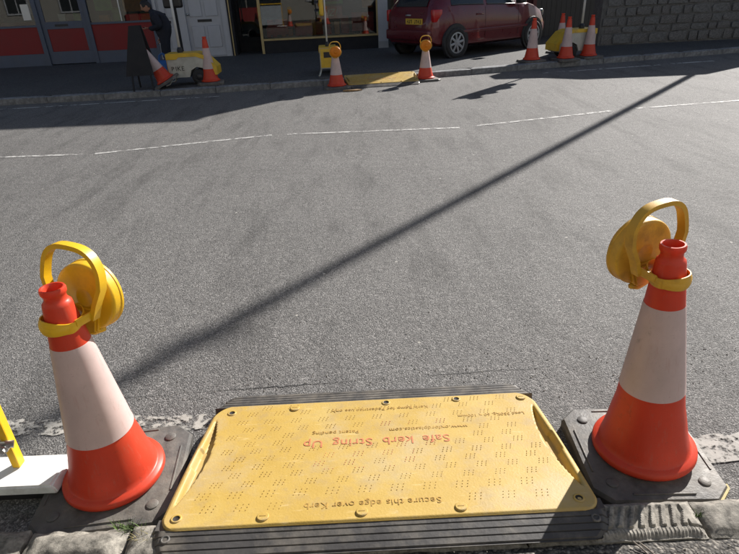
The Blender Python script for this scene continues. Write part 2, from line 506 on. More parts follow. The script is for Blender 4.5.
for i, (x0, L, amp, gr_, eg) in enumerate(near_spec):
    b0 = rough_block(L, 0.122, -0.05, PAV + 0.004, int(L / (0.0035 if gr_ else 0.012)), 34 if gr_ else 14, amp, 11.3 * i + 2, gr_, eg)
    o = obj('kerb_stone', b0, 'kerb_granite', near_kerb, autosmooth=28 if gr_ else 60)
    o.location = (x0, 0.992, 0.0); o.rotation_euler = (0, 0, R([0.3, 0.8, 0, 0.15, 0.9, 0.4][i]))

bm = bmesh.new()   # near pavement, uneven macadam up to the back of the kerb
nx_, ny_ = 90, 26
g = []
for j in range(ny_ + 1):
    row = []
    for i in range(nx_ + 1):
        xx = -2.2 + 4.4 * i / nx_; yy = 0.45 + 0.545 * j / ny_
        row.append(bm.verts.new((xx, yy, PAV - 0.004 + 0.005 * nz(xx * 13, yy * 13, 2) + 0.004 * nz(xx * 40, yy * 40, 7) - 0.012 * smoothstep(0.96, 0.99, yy))))
    g.append(row)
for j in range(ny_):
    for i in range(nx_): bm.faces.new((g[j][i], g[j][i + 1], g[j + 1][i + 1], g[j + 1][i]))
for pl in ((-30, -2.2, -3, 0.99), (2.2, 30, -3, 0.99), (-2.2, 2.2, -3, 0.45)):
    x0, x1, y0, y1 = pl
    bm.faces.new([bm.verts.new(q) for q in ((x0, y0, PAV - 0.006), (x1, y0, PAV - 0.006), (x1, y1, PAV - 0.006), (x0, y1, PAV - 0.006))])
structure(obj('near_pavement', bm, 'near_pavement_asphalt', None, autosmooth=60))

# ------------------------------------------------------------------ painted lines
def sheet(name, pts, mat, z):
    bm = bmesh.new()
    bm.faces.new([bm.verts.new((a, b_, z)) for a, b_ in pts])
    o = structure(obj(name, bm, mat)); return o
def strip(name, a, b_, w, mat, z=0.004, nseg=8, wob=0.006, seed=0):
    a = Vector((*a, 0)); b_ = Vector((*b_, 0)); d = (b_ - a).normalized(); s = Vector((-d.y, d.x, 0))
    bm = bmesh.new(); prev = None
    for k in range(nseg + 1):
        c = a + (b_ - a) * k / nseg
        l_ = c + s * (w / 2 + wob * nz(k * 1.3, seed, 1)); r_ = c - s * (w / 2 + wob * nz(k * 1.7, seed, 5))
        cur = (bm.verts.new((l_.x, l_.y, z)), bm.verts.new((r_.x, r_.y, z)))
        if prev: bm.faces.new((prev[0], prev[1], cur[1], cur[0]))
        prev = cur
    return structure(obj(name, bm, mat))
CL = [((-7.2, 5.99), (-4.0, 6.0)), ((-3.93, 5.99), (-3.02, 5.95)), ((-2.88, 5.95), (-1.05, 6.46)), ((-0.87, 6.46), (1.11, 6.40)), ((1.29, 6.45), (3.05, 6.93)), ((3.4, 7.01), (5.3, 7.28)), ((5.5, 7.33), (8.5, 7.9))]
for i, (a, b_) in enumerate(CL): strip('centre_line', a, b_, 0.055, 'centre_paint', seed=i)
strip('channel_line', (-6.4, 9.02), (-2.3, 9.42), 0.06, 'channel_paint', seed=21)
strip('channel_line', (3.2, 10.35), (5.5, 10.72), 0.07, 'channel_paint', seed=22)
strip('channel_line', (5.75, 10.80), (6.6, 10.92), 0.09, 'channel_paint', seed=23)
strip('edge_line', (-1.45, 1.665), (-0.60, 1.645), 0.085, 'worn_edge_paint', nseg=30, wob=0.02, seed=3)
strip('edge_line', (1.02, 1.385), (2.1, 1.47), 0.125, 'worn_edge_paint_solid', nseg=24, wob=0.016, seed=8)
# open joint in the asphalt along the near edge
bm = bmesh.new(); prev = None
for k in range(121):
    t = k / 120; xx = -1.25 + 2.0 * t
    yy = 1.868 + 0.045 * (xx - 0.1) + 0.010 * nz(xx * 7, 0, 3) + 0.006 * nz(xx * 30, 4, 3)
    w = 0.0004 + 0.0020 * max(0, nz(xx * 2.3 + 0.4, 9, 1) + 0.35)
    cur = (bm.verts.new((xx, yy - w, 0.002)), bm.verts.new((xx, yy + w, 0.002)))
    if prev: bm.faces.new((prev[0], prev[1], cur[1], cur[0]))
    prev = cur
structure(obj('road_joint', bm, 'tar'))

# ------------------------------------------------------------------ kerb ramp
RAMP_D = 0.61
def ramp_z(y): return 0.128 - 0.078 * y / RAMP_D
def ramp_half(y):
    hw = 0.628 - 0.030 * (y / RAMP_D) ** 1.5
    for d, rr in ((y, 0.050), (RAMP_D - y, 0.075)):
        if d < rr: hw -= rr - math.sqrt(max(0, rr * rr - (rr - d) ** 2))
    return hw
def make_ramp(label, group):
    t = thing('kerb_ramp', label, 'ramp', group=group)
    # yellow tread: height field with rounded rim and a long finger recess in either end
    ys = []
    y = 0.0
    while y < RAMP_D - 1e-6:
        ys.append(y); y += 0.0025 if (y < 0.05 or y > RAMP_D - 0.076) else 0.005
    ys.append(RAMP_D)
    NX = 230
    us = [-1 + 2 * i / NX for i in range(NX + 1)]
    us = [math.copysign(1 - (1 - abs(u)) ** 1.25, u) for u in us]
    verts, faces = [], []
    for y in ys:
        hw = ramp_half(y)
        for u in us:
            x = u * hw
            e = min(0.628 - 0.030 * (y / RAMP_D) ** 1.5 - abs(x), y, RAMP_D - y)
            z_ = ramp_z(y)
            q = (y - 0.085) / 0.44
            if 0 < q < 1:
                ex = 0.628 - 0.030 * (y / RAMP_D) ** 1.5 - abs(x)
                inner = 0.020 + 0.038 * math.sin(math.pi * q) ** 0.9
                notch = 0.010 if 0.40 < q < 0.62 else 0.0
                outer = 0.016 - notch * 0.6
                dep = smoothstep(outer, outer + 0.012, ex) * (1 - smoothstep(inner - 0.006, inner, ex))
                z_ -= 0.024 * dep
                z_ += 0.002 * (1 - smoothstep(0.012, 0.024, ex)) * math.sin(math.pi * q)
            z_ += 0.0008 * nz(x * 9, y * 9, 1)
            edge = (1 - abs(u)) * hw
            rim = min(edge, y, RAMP_D - y)
            z_ -= 0.005 * (1 - smoothstep(0, 0.007, rim))
            verts.append((x, y, z_))
    W_ = NX + 1
    for j in range(len(ys) - 1):
        for i in range(NX):
            a = j * W_ + i
            faces.append((a, a + 1, a + W_ + 1, a + W_))
    # skirt
    rim = list(range(W_)) + [j * W_ + NX for j in range(1, len(ys))] + [(len(ys) - 1) * W_ + i for i in range(NX - 1, -1, -1)] + [j * W_ for j in range(len(ys) - 2, 0, -1)]
    b0 = len(verts)
    for k in rim: verts.append((verts[k][0], verts[k][1], verts[k][2] - 0.030))
    for k in range(len(rim)):
        k2 = (k + 1) % len(rim)
        faces.append((rim[k], b0 + k, b0 + k2, rim[k2]))
    me = bpy.data.meshes.new('tread_plate'); me.from_pydata(verts, [], faces); me.update()
    plate = link('tread_plate', me, 'ramp_yellow', t, smooth=True)
    me.set_sharp_from_angle(angle=R(55))
    # rubber body below: swept cross-section with grooved lips at both edges
    prof = [(-0.082, 0.106)]
    def ribs(y0, y1, z0, z1, nrib):
        for i in range(nrib):
            a = i / nrib; b_ = (i + 1) / nrib
            for f_, dz in ((0.0, -0.0045), (0.10, 0.0), (0.88, 0.0), (0.98, -0.0045)):
                q = a + (b_ - a) * f_
                prof.append((y0 + (y1 - y0) * q, z0 + (z1 - z0) * q + dz))
    ribs(-0.076, 0.006, 0.109, 0.1215, 4)
    prof += [(0.010, 0.1145), (0.048, 0.1115), (0.060, 0.080), (RAMP_D - 0.01, 0.010)]
    ribs(RAMP_D - 0.004, RAMP_D + 0.105, 0.043, 0.010, 5)
    prof += [(RAMP_D + 0.110, 0.003), (0.064, 0.003), (0.044, 0.1045), (-0.082, 0.1045)]
    bm = bmesh.new()
    NS = 70
    rings = []
    for s in range(NS + 1):
        u = -1 + 2 * s / NS
        u = math.copysign(1 - (1 - abs(u)) ** 1.8, u)
        ring = []
        for (y, z_) in prof:
            d0 = y + 0.082; d1 = RAMP_D + 0.110 - y
            hw = 0.640 - 0.030 * max(0, y / RAMP_D) ** 1.5
            for d, rr in ((d0, 0.085), (d1, 0.12)):
                if d < rr: hw -= 0.8 * (rr - math.sqrt(max(0, rr * rr - (rr - d) ** 2)))
            ex = (1 - abs(u)) * hw
            zz = z_ - 0.012 * (1 - smoothstep(0, 0.02, ex)) if (z_ > 0.108 and y < 0.008) or (y > RAMP_D and z_ > 0.02) else z_
            ring.append(bm.verts.new((u * hw, y, zz)))
        rings.append(ring)
    M_ = len(prof)
    for A, B in zip(rings, rings[1:]):
        for k in range(M_): bm.faces.new((A[k], A[(k + 1) % M_], B[(k + 1) % M_], B[k]))
    bm.faces.new(rings[0]); bm.faces.new(rings[-1])
    rub = obj('rubber_base', bm, 'ramp_rubber', t, autosmooth=35)
    # corner eyelets in the kerb lip
    for sx in (-1, 1):
        bm = bmesh.new()
        lathe(bm, [(0.0075, 0.0), (0.0085, 0.004), (0.013, 0.004), (0.014, 0.0)], 14)
        o = obj('eyelet', bm, 'base_rubber', t, smooth=True); o.location = (sx * 0.600, -0.022, 0.1155)
    slope = math.atan2(-0.078, RAMP_D)
    # bolt caps and open bolt holes
    def cap(x, y):
        bm = bmesh.new()
        lathe(bm, [(0.0175, -0.004), (0.0175, 0.0035), (0.0155, 0.0055), (0.0, 0.006)], 20)
        o = obj('bolt_cap', bm, 'ramp_yellow', t, smooth=False); o.location = (x, y, ramp_z(y)); o.rotation_euler = (slope, 0, 0)
        b2 = bmesh.new(); box(b2, -0.009, 0.009, -0.0012, 0.0012, 0.005, 0.0066)
        s_ = obj('slot', b2, 'stud_dirt', o)
    def hole(x, y):
        bm = bmesh.new()
        lathe(bm, [(0.0, -0.0012), (0.0085, -0.001), (0.0105, 0.0012)], 16)
        o = obj('bolt_hole', bm, 'hole_dark', t, smooth=True); o.location = (x, y, ramp_z(y) + 0.0012); o.rotation_euler = (slope, 0, 0)
        b2 = bmesh.new(); lathe(b2, [(0.0105, 0.0012), (0.0125, 0.0022), (0.016, 0.0012), (0.0165, -0.002)], 18)
        obj('washer', b2, 'ramp_yellow', o, smooth=True)
    for x in (-0.335, -0.052, 0.232): cap(x, 0.030)
    for x in (-0.30, 0.555): cap(x, RAMP_D - 0.040)
    for x, y in ((-0.585, 0.040), (0.575, 0.042), (-0.535, RAMP_D - 0.050), (0.045, RAMP_D - 0.030), (0.312, RAMP_D - 0.030)): hole(x, y)
    # raised grip studs in groups of nine, too small to pick apart
    vs_, fs_ = [], []
    rng = random.Random(7)
    rows = [0.072, 0.125, 0.172, 0.212, 0.250, 0.290, 0.330, 0.368, 0.408, 0.450, 0.495, 0.545, 0.582]
    for ri, yc in enumerate(rows):
        pitch = 0.098
        off = (ri % 2) * 0.049 + (0.02 if ri % 3 == 1 else 0)
        xc = -0.60 + off
        while xc < 0.6:
            hw = ramp_half(yc) - 0.09
            text_zone = (ri == 0 and -0.24 < xc < 0.20) or (ri in (7, 8) and -0.30 < xc < 0.30) or (ri == 12 and -0.25 < xc < 0.28)
            if abs(xc) < hw and not text_zone:
                w = 0.0135 if yc > 0.14 else 0.0165
                for a in (-1, 0, 1):
                    for b_ in (-1, 0, 1):
                        x = xc + a * w + b_ * 0.003; y = yc + b_ * w * 0.72
                        rr = 0.0021; k0 = len(vs_)
                        for q in range(6):
                            th = q * math.pi / 3
                            vs_.append((x + rr * math.cos(th), y + rr * math.sin(th), ramp_z(y) - 0.001))
                        for q in range(6):
                            th = q * math.pi / 3
                            vs_.append((x + rr * .6 * math.cos(th), y + rr * .6 * math.sin(th), ramp_z(y) + 0.0016))
                        for q in range(6): fs_.append((k0 + q, k0 + (q + 1) % 6, k0 + 6 + (q + 1) % 6, k0 + 6 + q))
                        fs_.append(tuple(k0 + 6 + q for q in range(6)))
            xc += pitch
    for nm, sel in (('stud_dirt', False), ('ink_red', True)):      # the studs round the red lettering took some of its paint
        ff = [f_ for f_ in fs_ if (abs(vs_[f_[0] // 12 * 12][0] - 0.02) < 0.24 and 0.22 < vs_[f_[0] // 12 * 12][1] < 0.47 and nz(round(vs_[f_[0] // 12 * 12][0] * 12), round(vs_[f_[0] // 12 * 12][1] * 25) * 0.7, 2) > 0.0) == sel]
        used = sorted({i for f_ in ff for i in f_}); idx = {i: k for k, i in enumerate(used)}
        me = bpy.data.meshes.new('grip_studs'); me.from_pydata([vs_[i] for i in used], [], [tuple(idx[i] for i in f_) for f_ in ff]); me.update()
        st = link('grip_studs', me, nm, t); stuff(st)
    # moulded lettering, read from the road side
    def letter(body, size, x, y, mat='ink_brown', xs=1.0):
        o = text_mesh('lettering', body, size, mat, t, (x, y, ramp_z(y) + 0.0008), (0, 0, 0), xs=xs)
        o.rotation_euler = Matrix(((-1, 0, 0), (0, -math.cos(slope), -math.sin(slope)), (0, -math.sin(slope), math.cos(slope)))).to_euler()
        return o
    letter('Secure this edge over Kerb', 0.0345, -0.020, 0.075)
    for wd, xw in (('Safe', 0.205), ('kerb', 0.075), ('String', -0.080), ('Up', -0.215)): letter(wd, 0.056, xw, 0.368, 'ink_red')
    letter('www.oxfordplastics.com', 0.026, 0.185, 0.418)
    letter('Patent pending', 0.026, -0.14, 0.418)
    letter('Kerb Ramp for Pedestrian use only', 0.024, 0.02, 0.548)
    letter('Load 350Kg, 60 x 100mm', 0.022, 0.42, 0.478)
    return t
ramp_near = make_ramp('yellow studded kerb ramp with black rubber lips, lying between the two large cones', 'yellow kerb ramps')
ramp_near.location = (0.0, 1.070, 0)
ramp_near.rotation_euler = (0, 0, R(0.4))

# ------------------------------------------------------------------ traffic cones
CONE_PROF = [(0.146, 0.044), (0.156, 0.046), (0.160, 0.053), (0.1595, 0.064), (0.155, 0.070), (0.142, 0.074), (0.137, 0.078), (0.133, 0.094), (0.122, 0.136), (0.1115, 0.188), (0.1010, 0.235), (0.0545, 0.580), (0.0400, 0.702), (0.0385, 0.709), (0.0335, 0.714),
             (0.0300, 0.720), (0.0295, 0.730), (0.0320, 0.735), (0.0345, 0.739), (0.0350, 0.749), (0.0325, 0.755), (0.028, 0.755), (0.0245, 0.748), (0.022, 0.700), (0.036, 0.60), (0.080, 0.25), (0.118, 0.10), (0.144, 0.044)]
def sleeve_bm(z0, seg):
    bm = bmesh.new()
    rad = lambda z_: 0.1010 + (0.0545 - 0.1010) * (z_ - 0.235) / 0.345
    pr = [(rad(z0) + 0.0007, z0 - 0.001), (rad(z0) + 0.0024, z0)]
    for k in range(9): pr.append((rad(z0 + (0.574 - z0) * k / 8 + 0.003) + 0.0018, z0 + 0.003 + (0.571 - z0) * k / 8))
    pr += [(rad(0.577) + 0.0006, 0.577)]
    lathe(bm, pr, seg)
    return bm
def make_cone(label, group, detail=True):
    t = thing('traffic_cone', label, 'traffic cone', group=group)
    seg = 56 if detail else 24
    # moulded square base with cut corners
    bm = bmesh.new()
    h = 0.222; c = 0.055
    def ring(sc, z_, cc): 
        q = h * sc; w = q - cc
        return [(-w, -q), (w, -q), (q, -w), (q, w), (w, q), (-w, q), (-q, w), (-q, -w)]
    levels = [(1.0, 0.0, c), (1.0, 0.026, c), (0.965, 0.038, c * .95), (0.88, 0.042, c * .9)]
    prev = None
    for sc, z_, cc in levels:
        cur = [bm.verts.new((a, b_, z_)) for a, b_ in ring(sc, z_, cc)]
        if prev:
            for k in range(8): bm.faces.new((prev[k], prev[(k + 1) % 8], cur[(k + 1) % 8], cur[k]))
        else: bm.faces.new(cur)
        prev = cur
    bm.faces.new(prev)
    base = obj('base', bm, 'base_rubber', t, autosmooth=25)
    if detail:
        # locating lugs moulded in the corners and thin raised ribs
        for sx, sy in ((1, 1), (-1, 1), (1, -1), (-1, -1)):
            b2 = bmesh.new(); lathe(b2, [(0.019, 0.036), (0.019, 0.045), (0.016, 0.047), (0.0, 0.047)], 18, origin=(sx * 0.150, sy * 0.150, 0))
            obj('lug', b2, 'base_rubber', base, autosmooth=40)
        for sx, sy, L in ((1, 0, 0), (-1, 0, 0), (0, 1, 0), (0, -1, 0)):
            b2 = bmesh.new()
            if sx: box(b2, sx * 0.196 - 0.003, sx * 0.196 + 0.003, -0.10, 0.10, 0.036, 0.0450, 0.001)
            else: box(b2, -0.10, 0.10, sy * 0.196 - 0.003, sy * 0.196 + 0.003, 0.036, 0.0450, 0.001)
            obj('rib', b2, 'base_rubber', base)
    bm = bmesh.new(); lathe(bm, CONE_PROF + [CONE_PROF[0]], seg)
    obj('body', bm, 'cone_red', t, autosmooth=60)
    bm = sleeve_bm(0.248, seg)
    obj('sleeve', bm, 'sleeve_white', t, autosmooth=60)
    return t
G_NEAR, G_FAR = 'large cones beside the near ramp', 'small cones across the road'
cone_l = make_cone('large red and white cone on black base, left of the yellow ramp in the foreground', G_NEAR)
cone_l.location = (-0.878, 1.366, 0); cone_l.rotation_euler = (0, 0, R(6))
cone_r = copy_tree(cone_l)
cone_r['label'] = 'large red and white cone on black base, right of the yellow ramp in the foreground'
cone_r.location = (0.900, 1.372, 0.0); cone_r.rotation_euler = (0, 0, R(-2))
# the right cone stands slightly askew on its base
for ch in cone_r.children:
    if ch.name.startswith('base'): ch.location = (-0.020, 0, 0); ch.scale = (0.95, 0.96, 1)
    else:
        ch.location = (-0.006, 0.004, 0.004); ch.rotation_euler = (R(-0.8), R(-3.6), 0); ch.scale = (1, 1, 1.045)
    if ch.name.startswith('sleeve'):
        tmp = obj('sleeve', sleeve_bm(0.292, 56), 'sleeve_white', None, autosmooth=60)
        ch.data = tmp.data; bpy.data.objects.remove(tmp)
# worn yellow corner of the right-hand base
for nm, q in (('corner_patch', (0.224, -0.18)),):
    bm = bmesh.new()
    prism(bm, [(0.170, -0.224), (0.225, -0.169), (0.226, -0.150), (0.219, -0.150), (0.213, -0.166), (0.168, -0.212)], 0.010, 0.031)
    base_r = [c_ for c_ in cone_r.children if c_.name.startswith('base')][0]
    o = obj('corner_edge', bm, 'chip_yellow', base_r); o['label'] = 'worn yellow corner of the rubber base'

# ------------------------------------------------------------------ cone lamps
def make_lamp(label, mat, group, detail=True):
    """origin on the cone axis at strap height, lens looking along +Y"""
    t = thing('hazard_lamp', label, 'hazard lamp', group=group)
    dc = (0, 0.094, 0.000)
    bm = bmesh.new()
    lathe(bm, [(0.0, 0.004), (0.020, 0.004), (0.024, 0.001), (0.030, 0.001), (0.034, 0.003), (0.088, 0.002), (0.0955, 0.003), (0.0985, 0.006), (0.0995, 0.012), (0.0995, 0.034), (0.1015, 0.036), (0.1015, 0.044), (0.092, 0.046), (0.0, 0.046)], 48, axis=(0, 1, 0), origin=dc)
    obj('lamp_case', bm, mat, t, autosmooth=40)
    bm = bmesh.new()
    lathe(bm, [(0.090, 0.045), (0.089, 0.056), (0.070, 0.068), (0.035, 0.074), (0.0, 0.075)], 40, axis=(0, 1, 0), origin=dc)
    ln = obj('lens', bm, 'lens_amber', t, smooth=True)
    bm = bmesh.new()
    lathe(bm, [(0.030, 0.0725), (0.030, 0.0775), (0.0, 0.079)], 24, axis=(0, 1, 0), origin=dc)
    obj('lens_centre', bm, 'lens_amber', ln, smooth=True)
    # battery neck from the disc down to the clip, with a foot latch
    bm = bmesh.new()
    prism(bm, [(-0.050, -0.030), (0.050, -0.030), (0.040, -0.098), (-0.030, -0.098)], 0.080, 0.128, 'xz')
    bmesh.ops.bevel(bm, geom=bm.edges[:], offset=0.006, segments=2, affect='EDGES')
    nk = obj('battery_neck', bm, mat, t, autosmooth=40)
    bm = bmesh.new()
    tube(bm, [(-0.036, 0.098, -0.100), (-0.012, 0.094, -0.108), (0.020, 0.098, -0.104), (0.048, 0.108, -0.090)], 0.010, 0.008, 8)
    obj('latch', bm, mat, nk, smooth=True)
    # carrying handle: flat bar bent to a square arch in front of the case
    pts = []
    key = [(-0.064, -0.030), (-0.076, 0.015)]
    for q in range(25):
        a = math.pi * (1 - q / 24); c_, d_ = math.cos(a), math.sin(a)
        key.append((math.copysign(abs(c_) ** (2 / 2.9), c_) * 0.092, 0.060 + 0.102 * max(0.0, d_) ** (2 / 2.4)))
    key += [(0.076, 0.015), (0.064, -0.030)]
    pts = [(a, 0.054 + 0.012 * min(1, max(0, b_) / 0.1), b_) for a, b_ in key]
    bm = bmesh.new()
    tube(bm, pts, 0.0095, 0.0200, 4, up=(0, 1, 0))
    obj('handle', bm, mat, t, autosmooth=40)
    # strap clip round the cone neck
    loop = []
    for q in range(40):
        th = 2 * math.pi * q / 40
        rx = 0.051; ry = 0.050
        yv = ry * math.sin(th)
        xv = rx * math.cos(th)
        if yv > 0.02: xv *= 1.0 + 0.10 * (yv - 0.02) / 0.036; yv = 0.02 + (yv - 0.02) * 1.6
        loop.append((xv, yv - 0.002, -0.014 - 0.004 * math.cos(th * 2) + 0.10 * (yv + 0.05) * 0.25 - 0.014))
    bm = bmesh.new(); tube(bm, loop, 0.0042, 0.0160, 8, up=(0, 0, 1), closed=True)
    sp = obj('strap', bm, mat, t, autosmooth=50)
    bm = bmesh.new()
    tube(bm, [(0.0535 * math.sin(a), -0.0535 * math.cos(a), -0.034 - 0.003 * math.cos(3 * a)) for a in [R(-62 + 124 * q / 12) for q in range(13)]], 0.0048, 0.0125, 8, up=(0, 0, 1))
    obj('strap_pad', bm, mat, sp, autosmooth=50)
    for sx in (-1, 1):
        bm = bmesh.new()
        tube(bm, [(sx * 0.051, -0.004, -0.024), (sx * 0.058, 0.030, -0.020), (sx * 0.063, 0.066, -0.016)], 0.0055, 0.013, 8)
        obj('strap_arm', bm, mat, sp, autosmooth=50)
    return t
G_LAMP = 'yellow lamps hung on cones'
lamp_l = make_lamp('bright yellow round hazard lamp with arched handle strapped to the foreground left cone', 'lamp_yellow', G_LAMP)
lamp_l.location = (-0.878, 1.366, 0.676)
lamp_l.rotation_euler = (R(-5), R(7), R(-17))
lamp_l.scale = (1.02, 1.0, 1.09)
lamp_r = make_lamp('dirty amber-yellow round hazard lamp with arched handle strapped to the foreground right cone', 'lamp_yellow_aged', G_LAMP)
lamp_r.location = (0.8490, 1.384, 0.722)
lamp_r.rotation_euler = (R(1), R(-5), R(19))
lamp_r.scale = (1.01, 1.0, 1.04)

# ------------------------------------------------------------------ barrier at the left edge
t = thing('road_barrier', 'yellow-framed pedestrian barrier with white foot block at the left edge, beside the left cone', 'barrier', (-1.20, 1.385, 0))
bm = bmesh.new(); box(bm, -0.013, 0.013, -0.016, 0.016, 0.086, 1.0, 0.004, 2)
obj('post', bm, 'barrier_yellow', t)
bm = bmesh.new(); box(bm, -1.25, 0.018, -0.016, 0.016, 1.001, 1.045, 0.004, 2)
obj('top_rail', bm, 'barrier_yellow', t)
bm = bmesh.new(); box(bm, -1.25, -1.214, -0.016, 0.016, 0.082, 1.0, 0.004, 2)
obj('post', bm, 'barrier_yellow', t)
bx('panel', -1.213, -0.019, -0.007, 0.007, 0.14, 0.95, 'barrier_panel', t)
bm = bmesh.new()
prism(bm, [(-0.30, 0.046), (0.165, 0.046), (0.165, 0.066), (0.152, 0.084), (-0.30, 0.084)], -0.098, 0.045, 'xz')
bmesh.ops.bevel(bm, geom=bm.edges[:], offset=0.006, segments=2, affect='EDGES')
obj('foot_block', bm, 'white_block', t, autosmooth=40)
bx('foot_shade', -0.28, 0.135, -0.070, 0.030, 0.0, 0.0455, 'black_plastic', t)  # dark block added for the black shade beneath the white slab
bm = bmesh.new()
tube(bm, [(-0.055, -0.022, 0.150), (-0.02, -0.026, 0.175), (0.016, -0.024, 0.200), (0.03, -0.02, 0.195)], 0.006, 0.016, 8)
tube(bm, [(-0.06, -0.024, 0.215), (-0.02, -0.030, 0.212), (0.022, -0.022, 0.205)], 0.005, 0.005, 8)
ck = obj('clamp', bm, 'steel', t, autosmooth=40)
bm = bmesh.new(); lathe(bm, [(0.014, 0), (0.014, 0.012), (0.009, 0.014), (0.009, 0.024), (0.0, 0.024)], 6, axis=(0, -1, 0), origin=(0.006, -0.026, 0.190))
obj('bolt', bm, 'steel', ck)

# ------------------------------------------------------------------ weeds, twigs, litter at the near kerb
def weed(name, label, x, y, z_, nblade, hgt, mat, seed, group):
    rng = random.Random(seed)
    bm = bmesh.new()
    for k in range(nblade):
        a = rng.uniform(0, 6.28); rr = rng.uniform(0, 0.028)
        bxx, byy = x + rr * math.cos(a) * 1.8, y + rr * math.sin(a) * 0.5
        L = hgt * rng.uniform(0.4, 1.1); la = rng.uniform(0, 6.28); ln = rng.uniform(0.2, 0.9)
        w = rng.uniform(0.0012, 0.0028)
        prev = None
        for s in range(4):
            q = s / 3
            px = bxx + math.cos(la) * ln * L * q * q; py = byy + math.sin(la) * ln * L * q * q; pz = z_ + L * q * (1 - 0.35 * q * ln)
            ww = w * (1 - 0.9 * q)
            cur = (bm.verts.new((px - ww * math.sin(la), py + ww * math.cos(la), pz)), bm.verts.new((px + ww * math.sin(la), py - ww * math.cos(la), pz)))
            if prev: bm.faces.new((prev[0], prev[1], cur[1], cur[0]))
            prev = cur
    return tag(obj(name, bm, mat), label, 'weed', group)
weed('weed_tuft', 'small dry green weed tuft between the left kerb stone and the ramp', -0.735, 1.115, 0.065, 70, 0.050, 'moss_green', 3, 'weeds along the kerb')
weed('weed_tuft', 'straw-coloured weed tuft against the rubber lip of the ramp, left end', -0.675, 1.065, 0.085, 60, 0.040, 'moss_dry', 5, 'weeds along the kerb')
weed('weed_tuft', 'tiny green moss growing in the joint between kerb stones, below the right cone', 0.897, 1.065, 0.085, 50, 0.020, 'moss_green', 9, 'weeds along the kerb')
for k, (x, y, a, L, lab) in enumerate([(0.676, 0.985, 118, 0.055, 'thin dark twig beside the ridged kerb stone, left of the pair'), (0.690, 0.983, 120, 0.060, 'thin dark twig beside the ridged kerb stone, right of the pair')]):
    bm = bmesh.new()
    d = Vector((math.cos(R(a)), math.sin(R(a)), 0)) * L
    tube(bm, [(0, 0, 0.004), (-d.x * .5, -d.y * .5, 0.006), (-d.x, -d.y, 0.004)], 0.0022, None, 6)
    o = tag(obj('twig', bm, 'twig'), lab, 'twig', 'twigs on the pavement'); o.location = (x, y, 0.098)
# loose grit in the channel and pavement, not countable
rng = random.Random(12)
vs_, fs_ = [], []
for k in range(1500):
    z0 = 0.0
    zone = rng.random()
    if zone < 0.45: x, y, z0 = rng.uniform(-1.2, 1.6), rng.uniform(0.60, 0.985), 0.097
    elif zone < 0.75: x, y = rng.uniform(-1.6, 1.8), rng.gauss(1.86, 0.10)
    else: x, y = rng.uniform(-2.5, 2.5), rng.uniform(1.75, 4.5)
    if abs(x) < 0.66 and 0.98 < y < 1.80: continue
    if y < 1.62 and z0 == 0.0: continue
    s = rng.uniform(0.0015, 0.0045)
    k0 = len(vs_)
    for dx, dy, dz in ((1, 0, 0.3), (-1, 0.2, 0.2), (0.1, 1, 0.3), (0, -1, 0.2), (0, 0, 1.2), (0, 0, -0.5)):
        vs_.append((x + dx * s * rng.uniform(.6, 1.2), y + dy * s * rng.uniform(.6, 1.2), z0 + 0.001 + dz * s * 0.7))
    for f_ in ((0, 2, 4), (2, 1, 4), (1, 3, 4), (3, 0, 4)): fs_.append(tuple(k0 + q for q in f_))
me = bpy.data.meshes.new('grit'); me.from_pydata(vs_, [], fs_); me.update()
stuff(tag(link('grit', me, 'kerb_granite'), 'loose grit scattered along the kerb and road edge', 'grit'))
bm = bmesh.new()
pts = [(-0.15, -0.02), (-0.05, -0.045), (0.06, -0.035), (0.16, 0.0), (0.08, 0.03), (-0.02, 0.022), (-0.12, 0.03)]
prism(bm, pts, 0.004, 0.022); 
for v_ in bm.verts: v_.co.z += 0.015 * nz(v_.co.x * 9, v_.co.y * 9, 2) if v_.co.z > 0.01 else 0
o = tag(obj('cardboard_scrap', bm, 'leaf_brown'), 'flattened brown scrap lying on the road in front of the far ramp', 'litter'); o.location = (-0.14, 9.34, 0.001)

# ------------------------------------------------------------------ across the road: ramp, cones, lamps
ramp_far = copy_tree(ramp_near)
ramp_far['label'] = 'yellow kerb ramp across the road, half in shade between two lamp cones'
ramp_far.location = (0.33, 10.36, 0.0); ramp_far.rotation_euler = (0, 0, R(180 + 6))

def far_cone(x, y, z_, label, tilt=(0, 0), rz=0):
    c_ = copy_tree(far0)
    c_['label'] = label
    c_.location = (x, y, z_); c_.rotation_euler = (tilt[0], tilt[1], rz)
    return c_
far0 = make_cone('small red and white cone on the far pavement, beside the white panelled door', G_FAR, False)
far0.location = (-2.60, 10.20, PAV)
far0.rotation_euler = (0, 0, R(10))
far_cone(-0.40, 9.76, 0, 'far cone carrying an amber lamp, left of the far yellow ramp', rz=R(5))
far_cone(1.13, 10.16, 0, 'sunlit far cone carrying an orange lamp, right of the far yellow ramp', rz=R(12))
far_cone(3.26, 11.20, PAV, 'sunlit far cone at the red car\'s front, left of the grey and yellow trolley', rz=R(15))
far_cone(3.90, 11.18, PAV, 'far cone standing directly in front of the right-hand trolley', rz=R(12))
far_cone(4.42, 11.42, PAV, 'rightmost far cone, in shade before the stone wall', rz=R(20))
far_cone(4.20, 12.45, PAV, 'far cone half hidden behind the right-hand trolley', rz=R(20))
far_cone(-3.30, 10.02, PAV + 0.075, 'far cone tipped over sideways next to the left-hand trolley', tilt=(R(4), R(-27)), rz=R(5))

